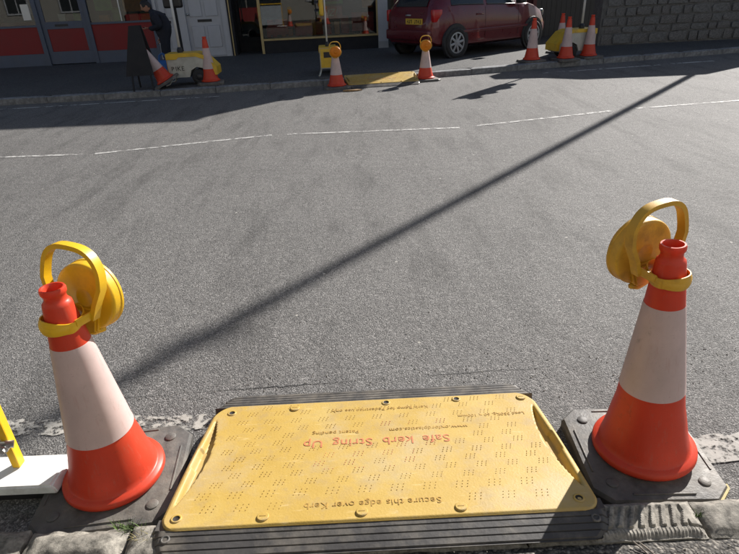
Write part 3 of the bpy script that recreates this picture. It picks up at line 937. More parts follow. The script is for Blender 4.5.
for c_ in [o for o in C.objects if o.get('label', '').startswith(('far cone carrying', 'sunlit far cone carrying'))]: c_.scale = (1, 1, 0.86)
def far_lamp(x, y, z_, rz, label):
    c_ = copy_tree(lamp_r)
    c_['label'] = label; c_.location = (x, y, z_); c_.rotation_euler = (0, 0, rz); c_.scale = (1, 1, 0.9)
far_lamp(-0.40, 9.76, 0.575, R(186), 'round amber lamp with yellow rim on the far cone before the signal trolley')
far_lamp(1.13, 10.16, 0.575, R(176), 'glowing orange round lamp on the sunlit far cone below the red car')

# ------------------------------------------------------------------ portable signal trolleys
def make_trolley(label, group, head_z, head_mat, head_dim):
    t = thing('signal_trolley', label, 'traffic signal', group=group)
    # low battery case, wedge nosed, grey sides between yellow shells
    side = [(0.0, 0.13), (0.0, 0.50), (0.50, 0.50), (0.62, 0.46), (0.80, 0.27), (0.80, 0.16), (0.74, 0.12), (0.66, 0.12), (0.60, 0.26), (0.48, 0.29), (0.38, 0.24), (0.34, 0.13)]
    bm = bmesh.new(); prism(bm, side, -0.20, 0.20, 'xz')
    case = obj('battery_case', bm, 'box_grey', t)
    shell = [(-0.012, 0.42), (-0.012, 0.512), (0.505, 0.512), (0.63, 0.470), (0.815, 0.275), (0.815, 0.15), (0.755, 0.15), (0.755, 0.26), (0.60, 0.415), (0.49, 0.455), (0.20, 0.455), (0.16, 0.42)]
    for sy in (-1, 1):
        bm = bmesh.new(); prism(bm, shell, sy * 0.2005, sy * 0.214, 'xz')
        obj('side_trim', bm, 'box_yellow', t)
    top = [(-0.012, 0.502), (-0.012, 0.514), (0.506, 0.514), (0.632, 0.472), (0.817, 0.277), (0.817, 0.15), (0.803, 0.15), (0.803, 0.270), (0.624, 0.462), (0.503, 0.502)]
    bm = bmesh.new(); prism(bm, top, -0.200, 0.200, 'xz')
    obj('lid', bm, 'box_yellow', t)
    bx('rear_panel', -0.016, -0.002, -0.18, 0.18, 0.15, 0.49, 'box_yellow', t)
    bx('control_panel', -0.024, -0.017, -0.10, 0.10, 0.33, 0.43, 'black_plastic', t)
    for sy in (-1, 1):
        bm = bmesh.new(); lathe(bm, [(0.0, 0.0), (0.085, 0.0), (0.12, 0.01), (0.128, 0.03), (0.12, 0.05), (0.07, 0.055), (0.0, 0.05)], 22, axis=(0, sy, 0), origin=(0.50, sy * 0.165, 0.128))
        w = obj('wheel', bm, 'tyre', t, smooth=True)
        bm = bmesh.new(); lathe(bm, [(0.055, 0.050), (0.050, 0.060), (0.0, 0.062)], 16, axis=(0, sy, 0), origin=(0.50, sy * 0.165, 0.128))
        obj('hub', bm, 'black_plastic', w, smooth=True)
        bm = bmesh.new(); tube(bm, [(0.05, sy * 0.17, 0.14), (-0.02, sy * 0.22, 0.03), (-0.08, sy * 0.24, 0.012)], 0.025, 0.012, 8)
        obj('prop_foot', bm, 'box_grey', t)
    bm = bmesh.new(); tube(bm, [(0.20, 0, 0.50), (0.20, 0, max(2.0, head_z + 0.95))], 0.022, None, 12)
    obj('mast', bm, 'white_paint', t, smooth=True)
    bm = bmesh.new(); lathe(bm, [(0.05, 0.512), (0.05, 0.56), (0.03, 0.60), (0.0225, 0.60)], 14, origin=(0.20, 0, 0))
    obj('mast_socket', bm, 'black_plastic', t)
    w, d, h_ = head_dim
    bm = bmesh.new(); box(bm, 0.20 - w / 2, 0.20 + w / 2, 0.030, 0.035 + d, head_z, head_z + h_, min(0.04, w * .3), 3)
    hd = obj('signal_head', bm, head_mat, t, autosmooth=40)
    n_ = 3
    for k in range(n_):
        zc = head_z + h_ * (k + 0.5) / n_
        rr = min(w, h_ / n_) * 0.36
        bm = bmesh.new(); lathe(bm, [(rr, 0), (rr * .9, 0.012), (rr * .5, 0.02), (0, 0.022)], 20, axis=(0, 1, 0), origin=(0.20, 0.033 + d, zc))
        obj('signal_lens', bm, ('goods_green', 'lens_amber', 'lamp_red')[k], hd, smooth=True)
        bm = bmesh.new()
        tube(bm, [(0.20 + rr * 1.1 * math.cos(a), 0.033 + d + 0.06, zc + rr * 1.1 * math.sin(a)) for a in [R(10 + 160 * q / 10) for q in range(11)]], 0.06, 0.004, 6, up=(0, 0, 1))
        obj('hood', bm, 'black_plastic', hd)
    return t
G_TR = 'portable signal trolleys across the road'
t1 = make_trolley('grey and yellow wheeled signal trolley lettered PIKE, beside the tipped cone', G_TR, 1.20, 'black_plastic', (0.30, 0.16, 0.92))
t1.location = (-3.28, 10.32, PAV); t1.rotation_euler = (0, 0, R(3))
for k, chx in enumerate('PIKE'): text_mesh('letter', chx, 0.10, 'tar', t1, (0.075 + (0, 0.055, 0.105, 0.17)[k], -0.2035, 0.24), (R(90), 0, 0), 0.001)
t2 = make_trolley('yellow signal trolley seen end-on behind the far lamp cone, before the shop window', G_TR, 1.05, 'box_yellow', (0.16, 0.10, 0.42))
t2.location = (-0.56, 10.55, PAV); t2.rotation_euler = (0, 0, R(93)); t2.scale = (1, 0.72, 0.92)
t3 = make_trolley('grey and yellow signal trolley in front of the stone wall, among four cones', G_TR, 1.62, 'black_plastic', (0.26, 0.14, 0.80))
t3.location = (4.52, 11.72, PAV); t3.rotation_euler = (0, 0, R(180 + 12))

# ------------------------------------------------------------------ black A-board by the kerb
t = thing('pavement_sign', 'black A-frame pavement sign on thin legs, in front of the person at the kerb', 'sign', (-3.62, 9.90, PAV), R(8))
for sy in (-1, 1):
    bm = bmesh.new()
    def P(x, z_, o_): return (x, sy * (0.05 + 0.20 * (1 - z_ / 1.0)) + o_, z_)
    A = [bm.verts.new(P(x, z_, 0)) for x, z_ in ((-0.24, 0.24), (0.20, 0.24), (0.10, 0.98), (-0.07, 0.98))]
    B = [bm.verts.new(P(x, z_, sy * 0.02)) for x, z_ in ((-0.24, 0.24), (0.20, 0.24), (0.10, 0.98), (-0.07, 0.98))]
    bm.faces.new(A); bm.faces.new(B)
    for k in range(4): bm.faces.new((A[k], A[(k + 1) % 4], B[(k + 1) % 4], B[k]))
    obj('board', bm, 'black_paint', t)
    for x in (-0.15, 0.15):
        bm = bmesh.new(); tube(bm, [P(x * 0.95, 0.30, sy * 0.01), P(x * 1.05, 0.004, sy * 0.01)], 0.016, None, 8)
        obj('leg', bm, 'black_paint', t)

# ------------------------------------------------------------------ person, stooped, looking down at a phone
def skin_body(name, verts, edges, radii, mat, parent, root=0, sub=2):
    me = bpy.data.meshes.new(name)
    me.from_pydata(verts, edges, [])
    o = bpy.data.objects.new(name + '_skel', me); C.objects.link(o)
    sk = o.modifiers.new('skin', 'SKIN')
    for i, rr in enumerate(radii):
        d = me.skin_vertices[0].data[i]
        d.radius = rr if isinstance(rr, tuple) else (rr, rr)
        d.use_root = (i == root)
    ss = o.modifiers.new('sub', 'SUBSURF'); ss.levels = sub; ss.render_levels = sub
    bpy.context.view_layer.update()
    m2 = bpy.data.meshes.new_from_object(o.evaluated_get(bpy.context.evaluated_depsgraph_get()))
    bpy.data.objects.remove(o); bpy.data.meshes.remove(me)
    m2.name = name
    return link(name, m2, mat, parent, smooth=True)
# local frame: -X is the way the person faces
pv = [(0.02, 0, 0.80), (0.03, 0, 0.95), (-0.02, 0, 1.10), (-0.09, 0, 1.21), (-0.14, 0, 1.28), (-0.18, 0, 1.34),        # 0-5 pelvis spine neck head base
      (-0.07, -0.17, 1.20), (0.00, -0.23, 1.00), (-0.18, -0.16, 0.95), (-0.23, -0.13, 0.97),                             # 6-9 right arm
      (-0.07, 0.17, 1.20), (0.00, 0.23, 1.00), (-0.10, 0.20, 0.82), (-0.12, 0.20, 0.75),                                 # 10-13 left arm
      (0.02, -0.09, 0.76), (-0.02, -0.10, 0.44), (0.04, -0.10, 0.08), (-0.10, -0.11, 0.035),                             # 14-17 right leg
      (0.02, 0.09, 0.76), (0.00, 0.11, 0.44), (0.07, 0.11, 0.08), (-0.07, 0.12, 0.035)]
pe = [(0, 1), (1, 2), (2, 3), (3, 4), (4, 5), (3, 6), (6, 7), (7, 8), (8, 9), (3, 10), (10, 11), (11, 12), (12, 13), (0, 14), (14, 15), (15, 16), (16, 17), (0, 18), (18, 19), (19, 20), (20, 21)]
pr_ = [(0.17, 0.19), (0.17, 0.20), (0.165, 0.20), (0.14, 0.17), 0.065, 0.05, 0.095, 0.075, 0.058, 0.036, 0.095, 0.075, 0.058, 0.032, 0.10, 0.072, 0.05, 0.042, 0.10, 0.072, 0.05, 0.042]
person = thing('person', 'person in dark jacket and trousers stooping to look down, behind the black sign', 'person', (-3.86, 12.05, PAV), R(8))
person.scale = (0.96, 0.98, 0.88)
body = skin_body('body', pv, pe, pr_, 'cloth_navy', person)
bm = bmesh.new()
bmesh.ops.create_uvsphere(bm, u_segments=20, v_segments=14, radius=1)
for v_ in bm.verts:
    x, y, z_ = v_.co
    q = 1.0
    if x < -0.3 and z_ < 0: q = 1 - 0.12 * abs(y)
    v_.co = Vector((x * 0.098, y * 0.074 * (1 - 0.15 * max(0, -z_)) * q, z_ * 0.118))
    if x < -0.85 and -0.25 < z_ < 0.15 and abs(y) < 0.25: v_.co.x -= 0.018   # nose
    if x < -0.6 and -0.02 < z_ < 0.25 and 0.2 < abs(y) < 0.55: v_.co.x += 0.008   # eye sockets
    if x < -0.6 and z_ < -0.75: v_.co.x -= 0.010   # chin
head = obj('head', bm, 'skin', person, smooth=True)
head.location = (-0.235, 0, 1.40); head.rotation_euler = (0, R(-28), R(8))
bm = bmesh.new()
bmesh.ops.create_uvsphere(bm, u_segments=20, v_segments=14, radius=1)
for v_ in list(bm.verts):
    if v_.co.z < -0.1 and v_.co.x < 0.25 or (v_.co.x < -0.62 and v_.co.z < 0.5): bm.verts.remove(v_)
for v_ in bm.verts:
    x, y, z_ = v_.co; k_ = 1 + 0.05 * nz(x * 5, y * 5, z_ * 5)
    v_.co = Vector((x * 0.106 * k_, y * 0.083 * k_, z_ * 0.127 * k_))
obj('hair', bm, 'hair', head, smooth=True)
for sy in (-1, 1):
    bm = bmesh.new(); bmesh.ops.create_uvsphere(bm, u_segments=10, v_segments=8, radius=1)
    for v_ in bm.verts: v_.co = Vector((v_.co.x * 0.018 + 0.008, v_.co.y * 0.008 + sy * 0.076, v_.co.z * 0.03 - 0.005))
    obj('ear', bm, 'skin', head, smooth=True)
def hand(loc, rot, curl):
    vv = [(0, 0, 0), (0, 0, -0.05), (0, 0, -0.085)]; ee = [(0, 1), (1, 2)]; rr = [(0.018, 0.024), (0.014, 0.036), (0.012, 0.036)]
    for f_, (yy, L) in enumerate(((-0.030, 0.065), (-0.010, 0.075), (0.010, 0.072), (0.029, 0.055))):
        k0 = len(vv)
        vv += [(0, yy, -0.090), (-curl * L * 0.35, yy, -0.090 - L * 0.5), (-curl * L * 0.95, yy, -0.090 - L * 0.75)]
        ee += [(2, k0), (k0, k0 + 1), (k0 + 1, k0 + 2)]; rr += [0.0095, 0.0085, 0.0075]
    k0 = len(vv); vv += [(-0.012, -0.045, -0.045), (-0.03, -0.058, -0.075)]; ee += [(1, k0), (k0, k0 + 1)]; rr += [0.0105, 0.0085]
    o = skin_body('hand', vv, ee, rr, 'skin', person, 0, 1)
    o.location = loc; o.rotation_euler = rot
    return o
hand((-0.235, -0.13, 0.972), (0, R(80), R(10)), 0.8)
hand((-0.125, 0.20, 0.745), (0, R(8), 0), 0.6)
ph = bx('phone', -0.045, 0.045, -0.036, 0.036, -0.004, 0.004, 'black_plastic', None, 0.003)
ph.name = 'mobile_phone'
tag(ph, 'small black phone held by the stooping person', 'phone')
ph.location = Vector((-3.86, 12.05, PAV)) + Matrix.Rotation(R(8), 3, 'Z') @ Vector((-0.335, -0.13, 0.852)); ph.rotation_euler = (0, R(-25), R(8))
t = thing('carrier_bag', 'small blue carrier bag beside the tipped cone, behind the black sign', 'bag', (-3.62, 11.0, PAV), R(-10))
bm = bmesh.new()
for k, (z_, w, d) in enumerate(((0.0, .16, .09), (0.10, .19, .11), (0.25, .18, .09), (0.34, .15, .03))):
    cur = [bm.verts.new((w * math.cos(a) * (1 + .08 * nz(a * 3, k, 1)), d * math.sin(a) * (1 + .1 * nz(a * 2, k, 5)), z_)) for a in [2 * math.pi * q / 18 for q in range(18)]]
    if k:
        for q in range(18): bm.faces.new((prev[q], prev[(q + 1) % 18], cur[(q + 1) % 18], cur[q]))
    else: bm.faces.new(cur)
    prev = cur
bm.faces.new(prev)
obj('bag', bm, 'bag_blue', t, smooth=True)
for sy in (-1, 1):
    bm = bmesh.new(); tube(bm, [(-0.08, sy * 0.02, 0.33), (-0.06, sy * 0.025, 0.42), (0, sy * 0.025, 0.46), (0.06, sy * 0.025, 0.42), (0.08, sy * 0.02, 0.33)], 0.006, 0.012, 6)
    obj('handle', bm, 'bag_blue', t)

# ------------------------------------------------------------------ car
def make_car(loc, rz):
    t = thing('parked_car', 'dark red hatchback parked on the forecourt beside the shop', 'car', loc, rz)
    # stations along the length, rear (0) to front (3.70): sill z, belt z, roof z, half-width sill/belt/roof
    ST = [(0.00, .42, .70, .70, .62, .58, .56), (0.05, .30, .86, .90, .72, .68, .60), (0.16, .25, .94, 1.06, .78, .74, .56), (0.40, .22, .96, 1.36, .81, .775, .545), (0.70, .20, .96, 1.49, .825, .79, .555), (1.2, .20, .94, 1.54, .83, .80, .565),
          (1.75, .20, .92, 1.535, .83, .80, .565), (2.25, .20, .91, 1.43, .83, .795, .55), (2.60, .20, .92, 1.18, .828, .785, .57), (2.86, .20, .93, .98, .82, .77, .60), (3.15, .21, .86, .91, .80, .74, .58), (3.42, .23, .76, .81, .76, .68, .50), (3.62, .28, .60, .64, .66, .56, .40), (3.70, .38, .50, .52, .52, .45, .35)]
    def at(x):
        for a, b_ in zip(ST, ST[1:]):
            if a[0] <= x <= b_[0]:
                f_ = (x - a[0]) / (b_[0] - a[0])
                f_ = f_
                return [p_ + (q_ - p_) * f_ for p_, q_ in zip(a, b_)]
        return ST[-1]
    xs_ = sorted(set([s[0] for s in ST] + [k * 0.1 for k in range(37)]))
    bm = bmesh.new(); rings = []
    for x in xs_:
        _, zs, zb, zr, ws, wb, wr = at(x)
        half = [(0.0, zs), (ws * .85, zs), (ws * .97, zs + .05), (ws, zs + (zb - zs) * .45), (ws * .99, zs + (zb - zs) * .7), (wb, zb), (wb * .97, zb + (zr - zb) * .12), ((wb + wr) / 2 * 1.01, zb + (zr - zb) * .6), (wr, zr - (zr - zb) * .08), (wr * .85, zr), (0, zr + 0.012)]
        ring = [(x, -a, b_) for a, b_ in half] + [(x, a, b_) for a, b_ in half[-2:0:-1]]
        rings.append([bm.verts.new(q) for q in ring])
    n_ = len(rings[0])
    for A, B in zip(rings, rings[1:]):
        for k in range(n_): bm.faces.new((A[k], A[(k + 1) % n_], B[(k + 1) % n_], B[k]))
    bm.faces.new(rings[0]); bm.faces.new(rings[-1])
    obj('body', bm, 'car_paint', t, autosmooth=35)
    def side_pt(x, f_, sy, off):
        _, zs, zb, zr, ws, wb, wr = at(x)
        z_ = zb + (zr - zb) * f_
        if f_ < .12: w = wb + (wb * .97 - wb) * f_ / .12
        elif f_ < .6: w = wb * .97 + ((wb + wr) / 2 * 1.01 - wb * .97) * (f_ - .12) / .48
        else: w = (wb + wr) / 2 * 1.01 + (wr - (wb + wr) / 2 * 1.01) * (f_ - .6) / .32
        return (x, sy * (w + off), z_)
    def side_window(xa, xb, fa, fb, sy):
        bm = bmesh.new(); prev = None
        for k in range(11):
            x = xa + (xb - xa) * k / 10
            cur = [bm.verts.new(side_pt(x, fa + (fb - fa) * q / 4, sy, 0.006)) for q in range(5)]
            if prev:
                for q in range(4): bm.faces.new((prev[q], prev[q + 1], cur[q + 1], cur[q]))
            prev = cur
        o = obj('side_window', bm, 'car_glass', t, smooth=True)
        bm = bmesh.new()
        tube(bm, [Vector(side_pt(xa + (xb - xa) * k / 10, fa - .02, sy, 0.010)) for k in range(11)], 0.008, 0.012, 6)
        obj('window_trim', bm, 'black_plastic', o)
    for sy in (-1, 1):
        side_window(0.52, 1.42, 0.10, 0.84, sy)
        side_window(1.52, 2.40, 0.10, 0.84, sy)
        for xx in (1.47, 2.52):
            bm = bmesh.new(); tube(bm, [(xx, sy * (at(xx)[4] * 0.995 + 0.001), z_) for z_ in (0.34, 0.50, 0.66)] + [side_pt(xx, 0.0, sy, 0.001)], 0.004, 0.003, 6, up=(1, 0, 0))
            obj('door_gap', bm, 'black_plastic', t)
        bm = bmesh.new(); tube(bm, [(1.20, sy * 0.822, 0.80), (1.30, sy * 0.842, 0.805), (1.40, sy * 0.822, 0.80)], 0.012, 0.016, 8)
        obj('door_handle', bm, 'car_paint', t, smooth=True)
        bm = bmesh.new(); box(bm, 0.45, 3.0, sy * 0.832 - 0.012, sy * 0.832 + 0.012, 0.47, 0.52, 0.01, 2)
        obj('side_rub_strip', bm, 'car_paint', t)
        bm = bmesh.new(); box(bm, 2.38, 2.56, sy * 0.90 - 0.09, sy * 0.90 + 0.09, 0.95, 1.09, 0.04, 3)
        obj('wing_mirror', bm, 'black_plastic', t, autosmooth=40)
        for xw in (0.62, 3.02):
            bm = bmesh.new(); lathe(bm, [(0.0, 0.0), (0.345, 0.0), (0.36, -0.05)], 32, axis=(0, sy, 0), origin=(xw, sy * 0.838, 0.31))
            obj('wheel_arch', bm, 'black_plastic', t)
            wh = bpy.data.objects.new('wheel', None); C.objects.link(wh); wh.parent = t; wh.location = (xw, sy * 0.72, 0.292)
            bm = bmesh.new(); lathe(bm, [(0.20, 0.0), (0.27, 0.0), (0.290, 0.02), (0.292, 0.07), (0.288, 0.13), (0.268, 0.150), (0.205, 0.145), (0.20, 0.10)], 36, axis=(0, sy, 0))
            obj('tyre', bm, 'tyre', wh, smooth=True)
            bm = bmesh.new(); lathe(bm, [(0.0, 0.10), (0.202, 0.10)], 36, axis=(0, sy, 0))
            obj('rim_back', bm, 'black_plastic', wh)
            bm = bmesh.new()
            lathe(bm, [(0.208, 0.128), (0.205, 0.146), (0.180, 0.148), (0.176, 0.128)], 36, axis=(0, sy, 0))
            lathe(bm, [(0.060, 0.110), (0.056, 0.146), (0.0, 0.152)], 20, axis=(0, sy, 0))
            for k in range(8):
                a = k * math.pi / 4 + 0.2
                tube(bm, [(0.05 * math.cos(a), sy * 0.138, 0.05 * math.sin(a)), (0.185 * math.cos(a), sy * 0.138, 0.185 * math.sin(a))], 0.026, 0.010, 6, up=(0, 1, 0))
            obj('hubcap', bm, 'hubcap', wh, autosmooth=40)
        bm = bmesh.new(); box(bm, 0.045, 0.30, sy * 0.715 - 0.055, sy * 0.715 + 0.055, 0.70, 0.94, 0.035, 2)
        obj('tail_lamp', bm, 'lamp_red', t, autosmooth=40)
        bm = bmesh.new(); box(bm, 3.22, 3.56, sy * 0.60 - 0.08, sy * 0.60 + 0.08, 0.63, 0.80, 0.06, 3)
        obj('headlamp', bm, 'car_glass', t, autosmooth=40)
    def across(xa, xb, mat, name, fw):
        bm = bmesh.new(); prev = None
        for k in range(9):
            x = xa + (xb - xa) * k / 8
            _, zs, zb, zr, ws, wb, wr = at(x)
            cur = [bm.verts.new((x + (-0.006 if xa < 1 else 0.006), wr * fw * q / 4, zr + 0.013 + 0.004)) for q in range(-4, 5)]
            if prev:
                for q in range(8): bm.faces.new((prev[q], prev[q + 1], cur[q + 1], cur[q]))
            prev = cur
        obj(name, bm, mat, t, smooth=True)
    across(0.10, 0.50, 'car_glass', 'rear_window', 0.86)
    across(2.30, 2.84, 'car_glass', 'windscreen', 0.9)
    bm = bmesh.new(); box(bm, -0.035, 0.14, -0.70, 0.70, 0.36, 0.56, 0.04, 3)
    obj('rear_bumper', bm, 'car_paint', t, autosmooth=40)
    pl = bx('number_plate', -0.012, 0.002, -0.48, 0.04, 0.665, 0.775, 'plate_yellow', t)
    xx = -0.445
    for k, w in enumerate((.045, .045, .045, .045, .0, .045, .045, .045)):
        if w:
            b2 = bmesh.new(); box(b2, -0.0145, -0.0125, xx, xx + w * 0.35, 0.685, 0.755); box(b2, -0.0143, -0.0125, xx + w * .36, xx + w * .85, 0.685 + .025 * (k % 3), 0.70 + .025 * (k % 3))
            obj('character', b2, 'tar', pl)
        xx += 0.057
    bm = bmesh.new(); tube(bm, [(0.03, -0.08, 0.83), (0.01, 0, 0.835), (0.03, 0.08, 0.83)], 0.012, 0.016, 8)
    obj('tailgate_handle', bm, 'hubcap', t)
    return t
# right rear wheel stands at about (2.0, 12.4)
CAR_RZ = R(35)
off = Matrix.Rotation(CAR_RZ, 3, 'Z') @ Vector((0.62, -0.84, 0))
make_car((2.02 - off.x, 12.40 - off.y, PAV), CAR_RZ)

# ------------------------------------------------------------------ shops across the road
FA = math.atan(0.085)
shop = thing('shop_building', 'two-storey shop terrace with red panelled shopfront, white doors and dark shop window', 'building', (-10.0, 14.5, PAV), FA)
# local x along the front, local y into the building, z up from the pavement
def LX(X): return (X + 10.0) / math.cos(FA)
def W(name, x0, x1, y0, y1, z0, z1, mat, parent=None, bev=0.0): return bx(name, LX(x0), LX(x1), y0, y1, z0, z1, mat, parent or shop, bev)
EAVES = 5.65
XL, XR = -19.0, 0.75
W('upper_wall', XL, XR, 0.0, 0.3, 2.95, EAVES, 'render_cream')
W('fascia', XL, XR, -0.09, -0.002, 2.40, 2.948, 'wall_dark_red')
W('fascia_cornice', XL, XR, -0.16, -0.001, 2.951, 3.04, 'frame_blue_grey')
W('back_wall', XL, XR, 5.0, 5.2, 0.0, EAVES, 'render_cream')
W('end_wall', XL, XL + 0.25, 0.302, 4.998, 0, EAVES, 'render_cream')
W('end_wall', XR - 0.25, XR, 0.302, 4.998, 0, EAVES, 'render_cream')
W('shop_ceiling', XL + .26, XR - .26, 0.0, 2.6, 2.42, 2.5, 'interior')
bm = bmesh.new()
prism(bm, [(-0.35, EAVES), (2.6, EAVES + 1.6), (5.5, EAVES), (5.5, EAVES + 0.12), (2.6, EAVES + 1.75), (-0.35, EAVES + 0.12)], LX(XL), LX(XR), 'yz')
obj('roof', bm, 'roof_slate', shop)
for xc in (-16, -13.2, -9.2, -6.6, -4.0, -1.2):
    f_ = W('window', xc - .5, xc + .5, -0.035, -0.004, 3.4, 4.9, 'door_white')
    W('pane', xc - .42, xc + .42, -0.042, -0.037, 3.48, 4.12, 'car_glass', f_); W('pane', xc - .42, xc + .42, -0.042, -0.037, 4.18, 4.82, 'car_glass', f_)
    W('sill', xc - .56, xc + .56, -0.12, -0.036, 3.33, 3.398, 'door_white', f_)
# red shopfront bays
def red_bay(x0, x1):
    W('plinth', x0, x1, -0.03, 0.06, 0.0, 0.27, 'frame_blue_grey')
    W('stall_riser', x0, x1, -0.012, 0.04, 0.272, 0.86, 'panel_red')
    W('sill_rail', x0, x1, -0.035, 0.05, 0.862, 0.905, 'frame_blue_grey')
    W('pane', x0, x1, 0.000, 0.008, 0.907, 2.33, 'window_glass')
    W('head_rail', x0, x1, -0.035, 0.05, 2.332, 2.398, 'frame_blue_grey')
def mullion(x0, x1, d=-0.05, mat='frame_blue_grey'): W('mullion', x0, x1, d, 0.07, 0.0, 2.398, mat)
red_bay(-12.3, -10.2); mullion(-12.4, -12.302); mullion(-10.198, -10.102); red_bay(-10.10, -7.66)
mullion(-7.658, -7.56)
dr = W('shop_door', -7.555, -6.505, -0.012, 0.030, 0.02, 0.30, 'frame_blue_grey')
W('door_stile', -7.555, -7.455, -0.012, 0.030, 0.302, 2.33, 'frame_blue_grey', dr); W('door_stile', -6.605, -6.505, -0.012, 0.030, 0.302, 2.33, 'frame_blue_grey', dr)
W('door_panel', -7.453, -6.607, 0.0, 0.02, 0.302, 0.80, 'panel_red', dr)
W('door_rail', -7.453, -6.607, -0.014, 0.030, 0.802, 0.96, 'frame_blue_grey', dr)
W('letter_plate', -7.25, -6.95, -0.022, -0.0142, 0.855, 0.905, 'black_plastic', dr)
W('door_pane', -7.453, -6.607, 0.004, 0.012, 0.962, 2.33, 'window_glass', dr)
W('head_rail', -7.555, -6.505, -0.03, 0.05, 2.332, 2.398, 'frame_blue_grey')
mullion(-6.50, -6.42); red_bay(-6.418, -4.99); mullion(-4.988, -4.92)
W('glazing_bar', -5.70, -5.675, -0.02, 0.02, 0.907, 2.33, 'paper_white')
# white panelled doors
def white_door(x0, x1):
    d_ = W('panelled_door', x0, x1, 0.03, 0.07, 0.03, 2.10, 'door_white')
    W('threshold', x0, x1, -0.03, 0.08, 0.0, 0.028, 'render_grey', d_)
    w = (x1 - x0)
    for a, b_ in ((0.10, 0.46), (0.54, 0.90)):
        for z0, z1 in ((0.22, 0.72), (0.92, 1.42), (1.52, 1.98)):
            W('door_panel', x0 + w * a, x0 + w * b_, 0.014, 0.029, z0, z1, 'door_white', d_, 0.012)
    W('letter_plate', x0 + w * .3, x0 + w * .7, 0.020, 0.0285, 0.80, 0.86, 'black_plastic', d_)
    bm = bmesh.new(); lathe(bm, [(0.012, 0), (0.012, 0.03), (0.028, 0.035), (0.026, 0.06), (0, 0.066)], 14, axis=(0, -1, 0), origin=(LX(x0 + w * 0.06), 0.029, 0.98))
    obj('knob', bm, 'steel', d_, smooth=True)
    W('door_head', x0 - 0.002, x1 + 0.002, 0.0, 0.1, 2.102, 2.398, 'door_white')
W('door_frame', -4.918, -4.84, -0.02, 0.1, 0.0, 2.398, 'door_white')
white_door(-4.838, -4.43)
W('door_frame', -4.428, -4.36, -0.02, 0.1, 0.0, 2.398, 'black_paint')
W('pilaster', -4.358, -4.18, -0.05, 0.1, 0.0, 2.398, 'door_white')
white_door(-4.178, -3.32)
W('door_frame', -3.318, -3.18, -0.03, 0.1, 0.0, 2.398, 'door_white')
# dark shop with gold trim: recessed entrance and display window
W('pilaster', -3.178, -3.06, -0.06, 0.1, 0.0, 2.398, 'black_paint')
W('gold_bead', -3.140, -3.115, -0.068, -0.061, 0.0, 2.398, 'gold_trim')
W('entrance_wall', -3.06, -2.44, 0.95, 1.0, 0.0, 0.5, 'black_paint')
ed = W('entrance_door', -3.055, -2.99, 0.80, 0.84, 0.0, 2.39, 'black_paint'); W('door_stile', -2.50, -2.445, 0.80, 0.84, 0.0, 2.39, 'black_paint', ed)
W('door_rail', -2.988, -2.502, 0.80, 0.84, 0.0, 0.35, 'black_paint', ed); W('door_pane', -2.988, -2.502, 0.815, 0.823, 0.352, 2.39, 'window_glass', ed)
W('entrance_cheek', -3.07, -3.058, 0.10, 0.80, 0.0, 2.39, 'black_paint')
W('gold_mullion', -2.442, -2.380, -0.03, 0.05, 0.0, 2.398, 'gold_trim')
W('stall_riser', -2.378, 0.50, -0.01, 0.05, 0.0, 0.30, 'black_paint')
W('window_sill', -2.378, 0.50, -0.035, 0.05, 0.302, 0.345, 'gold_trim')
W('pane', -2.378, 0.462, 0.0, 0.008, 0.347, 2.33, 'window_glass')
W('side_bead', 0.464, 0.50, -0.025, 0.05, 0.347, 2.398, 'gold_trim')
W('head_rail', -2.378, 0.462, -0.02, 0.05, 2.332, 2.398, 'gold_trim')
W('pilaster', 0.502, 0.748, -0.05, 0.298, 0.0, 2.398, 'door_white')
W('pilaster_base', 0.495, 0.752, -0.07, -0.051, 0.0, 0.16, 'render_grey')
# interiors
W('interior_wall', -12.3, -4.95, 2.2, 2.26, 0.0, 2.41, 'interior')
W('interior_wall', -3.05, 0.48, 1.8, 1.86, 0.0, 2.41, 'interior')
W('interior_partition', -4.95, -4.90, 0.12, 2.2, 0.0, 2.41, 'interior')
W('counter', -12.2, -8.2, 1.2, 1.7, 0.0, 0.95, 'panel_red')
W('poster', -7.92, -7.74, -0.006, -0.002, 1.02, 1.36, 'paper_white')
W('display_shelf', -2.37, 0.45, 0.15, 0.65, 0.25, 0.36, 'goods_cream')
rng = random.Random(31)
def goods(x, y, z_, w, h_, mat, lab):
    bm = bmesh.new(); box(bm, -w / 2, w / 2, -w * .35, w * .35, 0, h_, min(w, h_) * 0.12, 2)
    o = obj('display_item', bm, mat, shop); o.location = (LX(x), y, z_)
    return o
xx = -2.25
while xx < 0.4:
    w = rng.uniform(0.10, 0.22)
    goods(xx, rng.uniform(0.28, 0.5), 0.361, w, rng.uniform(0.12, 0.42), rng.choice(['goods_red', 'goods_red', 'goods_cream', 'goods_orange', 'black_plastic']), '')
    xx += w + rng.uniform(0.02, 0.12)
for xx, z_, w, h_, mt in ((-6.2, 0.6, .25, .45, 'goods_orange'), (-5.9, 0.6, .2, .6, 'goods_green'), (-5.5, .6, .22, .5, 'goods_cream'), (-5.2, .6, .25, .7, 'goods_green'), (-7.2, 0.7, .16, .42, 'paper_white'), (-6.85, .7, .16, .42, 'goods_green'), (-9.3, .95, .4, .4, 'goods_cream')):
    goods(xx, 0.45 if z_ < .9 else 1.45, z_, w, h_, mt, '')
W('display_table', -7.45, -5.0, 0.25, 0.75, 0.52, 0.598, 'goods_cream')
for x0, x1, z0, z1, mt in ((-6.25, -5.85, 1.15, 1.75, 'goods_green'), (-5.6, -5.05, 1.1, 1.6, 'goods_orange'), (-0.98, -0.38, 0.72, 1.02, 'goods_red'), (-0.95, -0.35, 1.06, 1.5, 'goods_green')):
    W('poster', x0, x1, 0.030, 0.034, z0, z1, mt)
